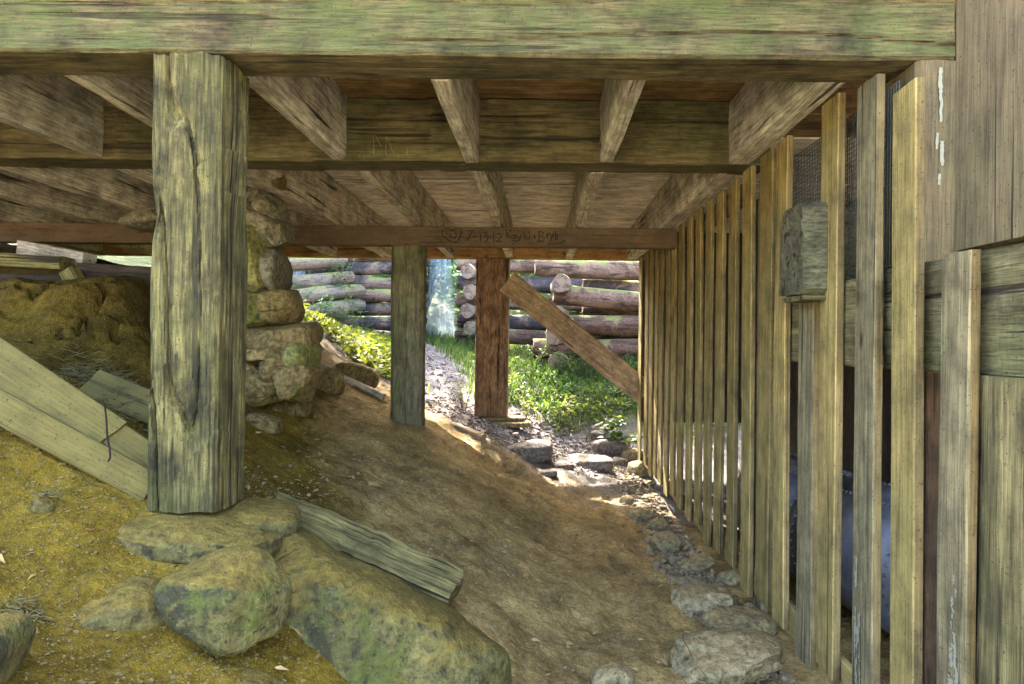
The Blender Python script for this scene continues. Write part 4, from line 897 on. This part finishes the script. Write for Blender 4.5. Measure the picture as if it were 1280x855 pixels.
def litter(name, n, xr, yr, label, seed):
    r = np.random.default_rng(seed); x, y = r.uniform(*xr, n), r.uniform(*yr, n); z = ground(x, y) + 0.004; a = r.uniform(0, 6.28, n); L = 0.006 + 0.03 * r.random(n) ** 2.5; W = L * r.uniform(0.12, 0.5, n)
    d = np.column_stack([np.cos(a), np.sin(a), r.normal(size=n) * 0.25]); e = np.column_stack([-np.sin(a), np.cos(a), r.normal(size=n) * 0.3]); p = np.column_stack([x, y, z])
    up = np.array([0, 0, 1.0]) * (L * 0.2)[:, None]
    V = np.stack([p - d * L[:, None], p + e * W[:, None] + up, p + d * L[:, None], p - e * W[:, None] + up], 1).reshape(-1, 3)
    o = np.arange(n) * 4; F_ = np.concatenate([np.stack([o, o + 1, o + 2], 1), np.stack([o, o + 2, o + 3], 1)])
    obj(name, new_mesh(name, V, F_, [M['dry_leaf']], False), label=label, cat='litter', kind='stuff')
litter('bark_litter', 1500, (-1.9, 1.2), (2.0, 8.0), 'tiny bark chips and leaf scraps strewn over the bare slope', 76)

# ------------------------------------------------------------------ log cribs outside
def log_mesh(L, r0, r1, seed, mats, knots=2):
    k, n = 18, max(6, int(L / 0.12)); xs = np.linspace(-L / 2, L / 2, n); V = []
    an = np.linspace(0, 2 * np.pi, k, endpoint=False)
    for i, x in enumerate(xs):
        t = i / (n - 1); rr = r0 + (r1 - r0) * t
        q = np.column_stack([np.full(k, x * 1.5), np.cos(an) * 1.2, np.sin(an) * 1.2])
        rr = rr * (1 + 0.26 * fbm(q, 4, seed)) 
        oy, oz = 0.05 * vnoise(np.array([[x * 0.6, 1, seed]]), seed)[0], 0.05 * vnoise(np.array([[x * 0.6, 5, seed]]), seed)[0]
        if i in (0, n - 1): rr = rr * 0.93
        V += list(np.column_stack([np.full(k, x) + (0.012 * np.sin(an * 3 + seed) if i in (0, n - 1) else 0), rr * np.cos(an) + oy, rr * np.sin(an) + oz]))
    Fc = [(i * k + j, i * k + (j + 1) % k, (i + 1) * k + (j + 1) % k, (i + 1) * k + j) for i in range(n - 1) for j in range(k)]
    Fc = [f[::-1] for f in Fc]
    Fc.append(tuple(range(k))); Fc.append(tuple(range((n - 1) * k, n * k))[::-1])
    me = new_mesh('log', V, [f[::-1] for f in Fc], mats, True, [0] * (len(Fc) - 2) + [1, 1])
    try: me.set_sharp_from_angle(angle=R(50))
    except Exception: pass
    return me
def log(parent, p0, p1, r0, r1=None, kind='log', seed=0):
    m, L = frame(p0, p1); o = obj('log', log_mesh(L, r0, r1 or r0, seed, [M[kind], M['log_end']]), None, None, m); return place(o, parent)
cr = thing('log_crib', 'notched log crib wall beyond the diagonal brace, right of the wide reddish post', 'log wall', (1.0, 12.5, H - 0.5))
for i, (z, x0) in enumerate([(1.22, -0.10), (0.72, 0.22), (0.28, 0.42), (-0.13, -0.12)]):
    log(cr, (x0, 11.85, H + z + 0.04), (4.2, 11.95, H + z - 0.06), 0.165, 0.185, 'log', 500 + i)
for i, (z, x0) in enumerate([(0.96, 0.30), (0.48, 0.30), (0.06, 0.22), (-0.36, 0.28)]):
    log(cr, (x0, 11.35 + 0.1 * math.sin(i * 2), H + z), (x0 + 0.15, 14.3, H + z + 0.1), 0.165, 0.15, 'log_pale' if i != 1 else 'log', 510 + i)
for i, z in enumerate([1.55, 1.18, 0.80, 0.43, 0.06]):
    log(cr, (-1.70 + 0.05 * math.sin(i * 3), 13.9, H + z), (4.2, 14.0, H + z - 0.02), 0.155, 0.17, 'log_dark' if i % 2 else 'log', 520 + i)
for i, z in enumerate([1.36, 0.98, 0.61, 0.24]):
    log(cr, (-1.42, 13.35, H + z), (-1.3, 16.0, H + z + 0.1), 0.15, 0.14, 'log_pale', 530 + i)
for i, z in enumerate([0.98, 0.50, 0.10, -0.30]):
    log(cr, (0.75, 12.2, H + z), (4.2, 12.25, H + z - 0.03), 0.14, 0.13, 'log_dark', 540 + i)
cl = thing('log_crib', 'shaded log crib wall between the stone pier and the dark post, overgrown', 'log wall', (-3.8, 13, H - 0.1))
for i in range(8):
    z = 0.02 + 0.265 * i
    log(cl, (-6.3 if i > 2 else -4.4, 13.05, H + z), (-2.25 + 0.05 * math.sin(i * 2.1), 12.95, H + z), 0.135, 0.13, 'log_dark' if i % 3 else 'log', 550 + i)
for i, (z, xx) in enumerate([(0.78, -3.55), (1.08, -3.75), (1.36, -3.9), (0.50, -3.5)]):
    log(cl, (xx - 0.75, 11.7, H + z - 0.10), (xx + 0.15, 12.9, H + z + 0.13), 0.14, 0.13, 'log_pale', 570 + i)
for i in range(7):
    log(cl, (-2.42, 12.72, H + 0.15 + 0.265 * i), (-2.5, 14.5, H + 0.15 + 0.265 * i), 0.12, 0.12, 'log_dark', 580 + i)

# ------------------------------------------------------------------ leaves
def leaf_cloud(pos, size, tone, up=0.5, seed=0, long=1.0, wid=0.55, droop=0.0):
    """one bent leaf (two quads) per position"""
    r = np.random.default_rng(seed); n = len(pos)
    d = r.normal(size=(n, 3)); d[:, 2] = np.abs(d[:, 2]) * up - droop; d /= np.linalg.norm(d, axis=1)[:, None]
    s = np.cross(d, r.normal(size=(n, 3)) * 0.35 + np.array([0, 0, 1.0])); s /= np.linalg.norm(s, axis=1)[:, None] + 1e-6
    nn = np.cross(s, d); L = size * long; W = size * wid
    p = np.asarray(pos)
    a = p; b = p + d * (L * 0.45)[:, None] + s * (W * 0.5)[:, None] + nn * (0.10 * L)[:, None]; c = p + d * L[:, None]; e = p + d * (L * 0.45)[:, None] - s * (W * 0.5)[:, None] + nn * (0.10 * L)[:, None]
    m_ = p + d * (L * 0.5)[:, None]
    V = np.stack([a, b, c, e, m_], 1).reshape(-1, 3)
    o = np.arange(n)[:, None] * 5
    F_ = np.concatenate([np.stack([o[:, 0], o[:, 0] + 1, o[:, 0] + 4], 1), np.stack([o[:, 0] + 1, o[:, 0] + 2, o[:, 0] + 4], 1), np.stack([o[:, 0] + 2, o[:, 0] + 3, o[:, 0] + 4], 1), np.stack([o[:, 0] + 3, o[:, 0], o[:, 0] + 4], 1)])
    return V, F_, np.repeat(tone, 5)
def leaf_mesh(name, parts, mat):
    Vs, Fs, Ts, o = [], [], [], 0
    for V, F_, T in parts: Vs.append(V); Fs.append(F_ + o); Ts.append(T); o += len(V)
    me = new_mesh(name, np.concatenate(Vs), np.concatenate(Fs), [mat], False)
    at = me.attributes.new('tone', 'FLOAT', 'POINT'); at.data.foreach_set('value', np.clip(np.concatenate(Ts), 0, 1).astype(np.float32))
    return me
def tones(n, seed, c=0.5, s=0.22): return np.random.default_rng(seed).normal(c, s, n)

# low leafy ground cover on the bank left of the dark post
def cover(name, n, xr, yr, dens, size, mat, label, seed, hgt=0.12, c=0.55, up=0.6, wid=0.75):
    r = np.random.default_rng(seed); x, y = r.uniform(*xr, n), r.uniform(*yr, n); kp = dens(x, y) > r.random(n); x, y = x[kp], y[kp]
    q = np.column_stack([x, y, x * 0]); clump = 0.5 + 0.5 * fbm(q * 2.6, 3, seed)
    z = ground(x, y) + r.random(len(x)) * hgt * (0.35 + 1.3 * clump)
    sz = size * r.uniform(0.6, 1.35, len(x))
    return obj(name, leaf_mesh(name, [leaf_cloud(np.column_stack([x, y, z]), sz, tones(len(x), seed + 1, c) + 0.7 * (clump - 0.5), up, seed, 1.0, wid)], M[mat]), label=label, cat='plants', kind='stuff')
box = lambda x0, x1, y0, y1: (lambda x, y: np.clip(np.minimum(np.minimum(x - x0, x1 - x) / 0.25, np.minimum(y - y0, y1 - y) / 0.25), 0, 1))
pathgap = lambda x, y: np.clip((np.abs(x + 1.05 + (y - 9) * 0.38) - 0.30) / 0.25, 0, 1)
cover('ground_cover', 16000, (-6, -1.6), (7.9, 12.6), lambda x, y: np.clip((y - 8.35 + 0.25 * np.sin(x * 5)) / 0.3, 0, 1) * np.clip((-1.45 - x - (y - 9) * 0.25) / 0.3, 0, 1), 0.085, 'ivy', 'low yellow green leafy ground cover on the bank between pier and dark post', 81, 0.14, 0.68)
cover('weeds', 20000, (-0.75, 3.5), (8.9, 11.8), lambda x, y: np.clip((y - 9.15 + 0.35 * np.sin(x * 3.3)) / 0.5, 0, 1) * pathgap(x, y) * np.clip(0.55 + 2.2 * fbm(np.column_stack([x * 2.4, y * 2.4, 0 * x]), 3, 61), 0.04, 1), 0.065, 'weed', 'green weeds in front of the log crib', 82, 0.22, 0.50, 0.9, 0.6)
def grass(name, n, xr, yr, dens, hgt, label, seed):
    r = np.random.default_rng(seed); x, y = r.uniform(*xr, n), r.uniform(*yr, n); kp = dens(x, y) > r.random(n); x, y = x[kp], y[kp]; n = len(x)
    z = ground(x, y); h_ = hgt * r.uniform(0.4, 1.3, n); a = r.uniform(0, 6.28, n); wv = 0.006 + 0.004 * r.random(n); l1 = r.normal(size=(n, 2)) * 0.35 * h_[:, None]
    dx, dy = np.cos(a) * wv, np.sin(a) * wv; p = np.column_stack([x, y, z - 0.01])
    o3 = lambda ax, ay, az: p + np.column_stack([ax, ay, az])
    V = np.stack([o3(-dx, -dy, 0 * x), o3(dx, dy, 0 * x), o3(l1[:, 0] * .4 + dx * .7, l1[:, 1] * .4 + dy * .7, h_ * .6), o3(l1[:, 0] * .4 - dx * .7, l1[:, 1] * .4 - dy * .7, h_ * .6), o3(l1[:, 0], l1[:, 1], h_)], 1).reshape(-1, 3)
    o = np.arange(n) * 5
    F_ = np.concatenate([np.stack([o, o + 1, o + 2], 1), np.stack([o, o + 2, o + 3], 1), np.stack([o + 3, o + 2, o + 4], 1)])
    me = new_mesh(name, V, F_, [M['grass']], False); at = me.attributes.new('tone', 'FLOAT', 'POINT'); at.data.foreach_set('value', np.clip(np.repeat(tones(n, seed, 0.55), 5), 0, 1).astype(np.float32))
    return obj(name, me, label=label, cat='grass', kind='stuff')
grass('grass', 22000, (-4.5, 4.5), (9.0, 15.5), lambda x, y: pathgap(x, y) * np.clip((y - 9.2 + 0.3 * np.sin(x * 4)) / 0.5, 0, 1) * np.clip((x + 2.6 + (y - 9) * 0.05) / 0.3, 0.05, 1), 0.17, 'short bright grass beside the footpath beyond the opening', 83)
grass('grass', 9000, (-25, 25), (-30, -14), lambda x, y: x * 0 + 1.0, 0.2, 'unseen grass added behind the camera to bounce green light', 84)  # unseen patch, put in for green bounce light on the beams

# weeds and plants one can tell apart
def plant(px, py, hgt, wide, n, size, mat, label, seed, tone=0.5, wid=0.4, Y=None):
    h_ = hit(px, py) if Y is None else Vector((P(px, py, Y).x, Y, gz(P(px, py, Y).x, Y)))
    t = thing('leafy_plant', label, 'plant', h_, 'plants in the far opening'); r = np.random.default_rng(seed)
    stems, pos = [], []
    for i in range(max(4, n // 14)):
        e = Vector((r.normal() * wide * 0.5, r.normal() * wide * 0.35, hgt * r.uniform(0.55, 1.1))); m1 = e * 0.5 + Vector((0, 0, hgt * 0.12))
        stems.append(([(e.x * 0.1, e.y * 0.1, -0.03), tuple(m1), tuple(e)], [0.005, 0.004, 0.002]))
        for j in range(14):
            tt = r.uniform(0.25, 1.0); q = (Vector((0, 0, 0)).lerp(m1, tt * 2) if tt < 0.5 else m1.lerp(e, tt * 2 - 1)); pos.append(tuple(q + Vector(r.normal(size=3)) * 0.015))
    obj('stem', tubes_mesh('stem', stems, M['twig'], 4), t)
    pos = np.array(pos)
    obj('leaves', leaf_mesh('leaves', [leaf_cloud(pos, size * r.uniform(0.6, 1.3, len(pos)), tones(len(pos), seed, tone), 0.4, seed, 1.0, wid, 0.1)], M[mat]), t)
plant(700, 505, 0.42, 0.40, 120, 0.075, 'weed', 'yellow green clump of weeds just right of the wide reddish post', 601, 0.95, 0.35, 9.3)
plant(655, 510, 0.35, 0.25, 70, 0.07, 'ivy', 'pale leafy plant left of the wide reddish post', 602, 0.9, 0.5, 9.1)
plant(580, 512, 0.40, 0.22, 70, 0.06, 'ivy', 'upright yellow plant beside the footpath, left of the wide reddish post', 603, 0.95, 0.4, 9.0)
plant(785, 545, 0.40, 0.35, 110, 0.10, 'weed', 'broad leaved green plant at the far end of the fence', 604, 0.6, 0.75, 8.95)
plant(760, 535, 0.35, 0.30, 90, 0.08, 'weed', 'green plant left of the broad leaved one near the fence', 605, 0.5, 0.7, 9.1)
plant(668, 440, 0.45, 0.5, 160, 0.06, 'weed', 'dark bushy weeds at the left foot of the right log crib', 606, 0.35, 0.4, 11.2)
plant(730, 470, 0.50, 0.7, 200, 0.08, 'weed', 'fern like weeds hanging under the right log crib', 607, 0.3, 0.3, 11.0)
plant(790, 460, 0.50, 0.6, 160, 0.07, 'weed', 'weeds under the mossy logs next to the fence', 608, 0.4, 0.4, 10.9)
plant(592, 440, 0.6, 0.4, 160, 0.07, 'shrub', 'tuft of leaves under the log ends left of the wide reddish post', 609, 0.5, 0.45, 12.6)
plant(400, 420, 0.55, 0.8, 300, 0.08, 'shrub', 'bushy plants in front of the overgrown log crib', 610, 0.5, 0.4, 11.3)
plant(365, 400, 0.60, 0.5, 200, 0.07, 'shrub', 'grassy tuft at the right shoulder of the stone pier', 611, 0.7, 0.25, 11.0)
plant(455, 425, 0.50, 0.5, 140, 0.07, 'shrub', 'small weeds at the foot of the overgrown log crib', 612, 0.5, 0.4, 12.3)
plant(418, 350, 1.25, 0.45, 300, 0.08, 'shrub', 'climbing greenery on the logs of the overgrown crib', 613, 0.55, 0.5, 12.5)
plant(380, 475, 0.3, 0.3, 60, 0.09, 'ivy', 'leafy shoots right of the upper pier stones', 614, 0.95, 0.7, 8.6)

# ------------------------------------------------------------------ shrubs, trees and woods behind
def shrub(x, y, hgt, rad_, n, size, label, seed, mat='shrub', wid=0.28, tone=0.45):
    z = gz(x, y); t = thing('shrub', label, 'shrub', (x, y, z), 'shrubs behind the log cribs'); r = np.random.default_rng(seed); stems, pos = [], []
    for i in range(26):
        a = r.uniform(0, 6.28); q = r.random() ** 0.6
        e = Vector((math.cos(a) * rad_ * q, math.sin(a) * rad_ * q, hgt * r.uniform(0.25, 1.0)))
        stems.append(([(0, 0, -0.05), tuple(e * 0.5 + Vector((0, 0, 0.2))), tuple(e)], [0.03, 0.018, 0.008]))
        c = n // 26; pos.append(np.array(e[:]) + r.normal(size=(c, 3)) * np.array([0.22, 0.22, 0.26]) * rad_)
    obj('stems', tubes_mesh('stems', stems, M['twig'], 5), t); pos = np.concatenate(pos); pos[:, 2] = np.abs(pos[:, 2])
    obj('leaves', leaf_mesh('leaves', [leaf_cloud(pos, size * r.uniform(0.6, 1.3, len(pos)), tones(len(pos), seed, tone), 0.3, seed, 1.0, wid, 0.35)], M[mat]), t)
shrub(-2.7, 15.4, 3.0, 0.75, 1500, 0.26, 'tall drooping shrub seen just right of the dark post', 701)
shrub(-1.6, 16.6, 1.3, 0.8, 900, 0.20, 'lower shrub behind the water left of the log ends', 702)
shrub(0.6, 15.6, 2.6, 0.9, 1100, 0.22, 'dark shrub behind the right log crib', 703)
shrub(2.8, 16, 2.8, 1.1, 1100, 0.22, 'wide shrub behind the mossy logs by the fence', 704)
shrub(-5.2, 15, 2.6, 1.0, 1100, 0.22, 'shrub behind the overgrown log crib', 705)
def tree(x, y, hgt, crad, n, label, seed, size=0.30, trunk=0.22, base=0.35):
    z = gz(x, y); t = thing('tree', label, 'tree', (x, y, z), 'trees of the wood'); r = np.random.default_rng(seed)
    lean = r.normal(size=2) * 0.25; pts = [(lean[0] * q * q * 2, lean[1] * q * q * 2, -0.2 + q * hgt * 0.9) for q in np.linspace(0, 1, 7)]
    lst = [(pts, [trunk * (1 - 0.8 * q) for q in np.linspace(0, 1, 7)])]; pos = []
    for i in range(30):
        q = r.uniform(base, 1.0); b = Vector(pts[min(6, int(q * 6))]); a = r.uniform(0, 6.28)
        L = crad * (1.15 - 0.7 * abs(q - 0.55)) * r.uniform(0.55, 1.1); e = b + Vector((math.cos(a) * L, math.sin(a) * L, L * r.uniform(0.05, 0.55)))
        lst.append(([tuple(b), tuple(b.lerp(e, 0.5) + Vector((0, 0, 0.15 * L))), tuple(e)], [trunk * 0.3, trunk * 0.18, 0.02]))
        c = n // 30; tt = r.uniform(0.35, 1.1, c)[:, None]
        pos.append(np.array(b[:]) * (1 - tt) + np.array(e[:]) * tt + r.normal(size=(c, 3)) * np.array([0.6, 0.6, 0.4]) * L * 0.35)
    obj('trunk', tubes_mesh('trunk', lst, M['bark'], 9), t); pos = np.concatenate(pos)
    obj('crown', leaf_mesh('crown', [leaf_cloud(pos, size * r.uniform(0.6, 1.3, len(pos)), tones(len(pos), seed, 0.45), 0.4, seed, 1.0, 0.55, 0.2)], M['tree']), t)
g = G('tree_bark'); v = g.coord(); n1 = g.noise(g.scale(v, (1, 1, 0.2)), 9, 7, 0.65)
M['bark'] = g.done(g.mix(n1, (0.06, 0.045, 0.035), (0.20, 0.16, 0.13)), 0.9, g.bump(n1, 0.8, 0.03))
for i, (x, y, hg, cr_, n, lab) in enumerate([(-7.0, 16.5, 11, 4.0, 500, 'tree behind the overgrown log crib'), (0.8, 17.0, 12, 4.0, 420, 'tree straight behind the right log crib'), (5.5, 15.5, 11, 4.0, 900, 'tree behind the fence end of the log crib'), (-3.2, 18.0, 13, 4.0, 420, 'tree on the rise behind the falling water'), (-10, 20, 12, 3.2, 2400, 'tree far to the left in the wood'), (10, 21, 12, 3.2, 2400, 'tree far to the right in the wood'), (3, 24, 13, 3.4, 2400, 'tree high on the wooded slope to the right'), (-8, 26, 13, 3.4, 2400, 'tree high on the wooded slope to the left')]):
    tree(x, y, hg, cr_, n, lab, 800 + i, 0.34, base=0.42 if i < 5 else 0.15)
r = np.random.default_rng(91); n = 16000; x = r.uniform(-22, 22, n); y = r.uniform(19, 42, n); pos = np.column_stack([x, y, ground(x, y) + r.random(n) ** 1.4 * 5.0])
obj('far_woods', leaf_mesh('far_woods', [leaf_cloud(pos, r.uniform(0.3, 0.7, n), tones(n, 92, 0.4), 0.4, 93, 1.0, 0.6, 0.2)], M['tree']), label='dim green woods filling the slope behind the log cribs', cat='woods', kind='stuff')

# falling water behind the dark post: threads of water in a column of blown spray
g = G('spray'); g.t.nodes.remove(g.b)
pv = g.n('ShaderNodeVolumePrincipled'); pv.inputs['Color'].default_value = (0.62, 0.80, 1.0, 1); pv.inputs['Density'].default_value = 0.9; pv.inputs['Anisotropy'].default_value = 0.2
g.l(pv.outputs[0], g.out.inputs['Volume']); M['spray'] = g.m
def veil(px0, px1, py0, py1, Y, label, seed, n, cone):
    r = np.random.default_rng(seed); lst = []; a, b = P(px0, py0, Y), P(px1, py0, Y); z1 = P(px0, py1, Y).z; z0 = a.z + 0.6
    t = thing('falling_water', label, 'water', ((a.x + b.x) / 2, Y, z1)); c = Vector(t.location); hw = (b.x - a.x) / 2
    for i in range(n):
        x = r.normal() * hw * 0.45; y = r.normal() * 0.10; dx = x * 0.7; zt = (z0 - z1) * (1 - r.random() ** 2 * 0.7); L = r.uniform(0.3, 1.0) * zt
        lst.append(([(x + dx * q, y, zt - L * q * q - 0.02) for q in np.linspace(0.1, 1, 5)], [0.002, 0.004, 0.005, 0.005, 0.002]))
    o = obj('water_threads', tubes_mesh('water_threads', lst, M['water'], 4), t); o['kind'] = 'stuff'
    V, Fc = [], []; k, m = 14, 9
    for i in range(m):
        q = i / (m - 1); rr = hw * (0.55 + cone * (1 - q))
        for j in range(k):
            an = 2 * math.pi * j / k; w_ = 1 + 0.25 * vnoise(np.array([[q * 4, math.cos(an) * 1.5, math.sin(an) * 1.5 + seed]]), seed)[0]
            V.append((rr * w_ * math.cos(an), rr * w_ * 0.9 * math.sin(an), q * (z0 - z1)))
    Fc = [(i * k + j, i * k + (j + 1) % k, (i + 1) * k + (j + 1) % k, (i + 1) * k + j) for i in range(m - 1) for j in range(k)] + [tuple(range(k))[::-1], tuple(range((m - 1) * k, m * k))]
    o = obj('spray', new_mesh('spray', V, Fc, [M['spray']]), t); o['kind'] = 'stuff'
veil(532, 570, 320, 444, 14.6, 'pale blue veil of falling water between the dark post and the log ends', 95, 36, 0.75)
veil(362, 388, 330, 388, 12.3, 'thin threads of water falling over the logs right of the pier', 96, 40, 0.3)
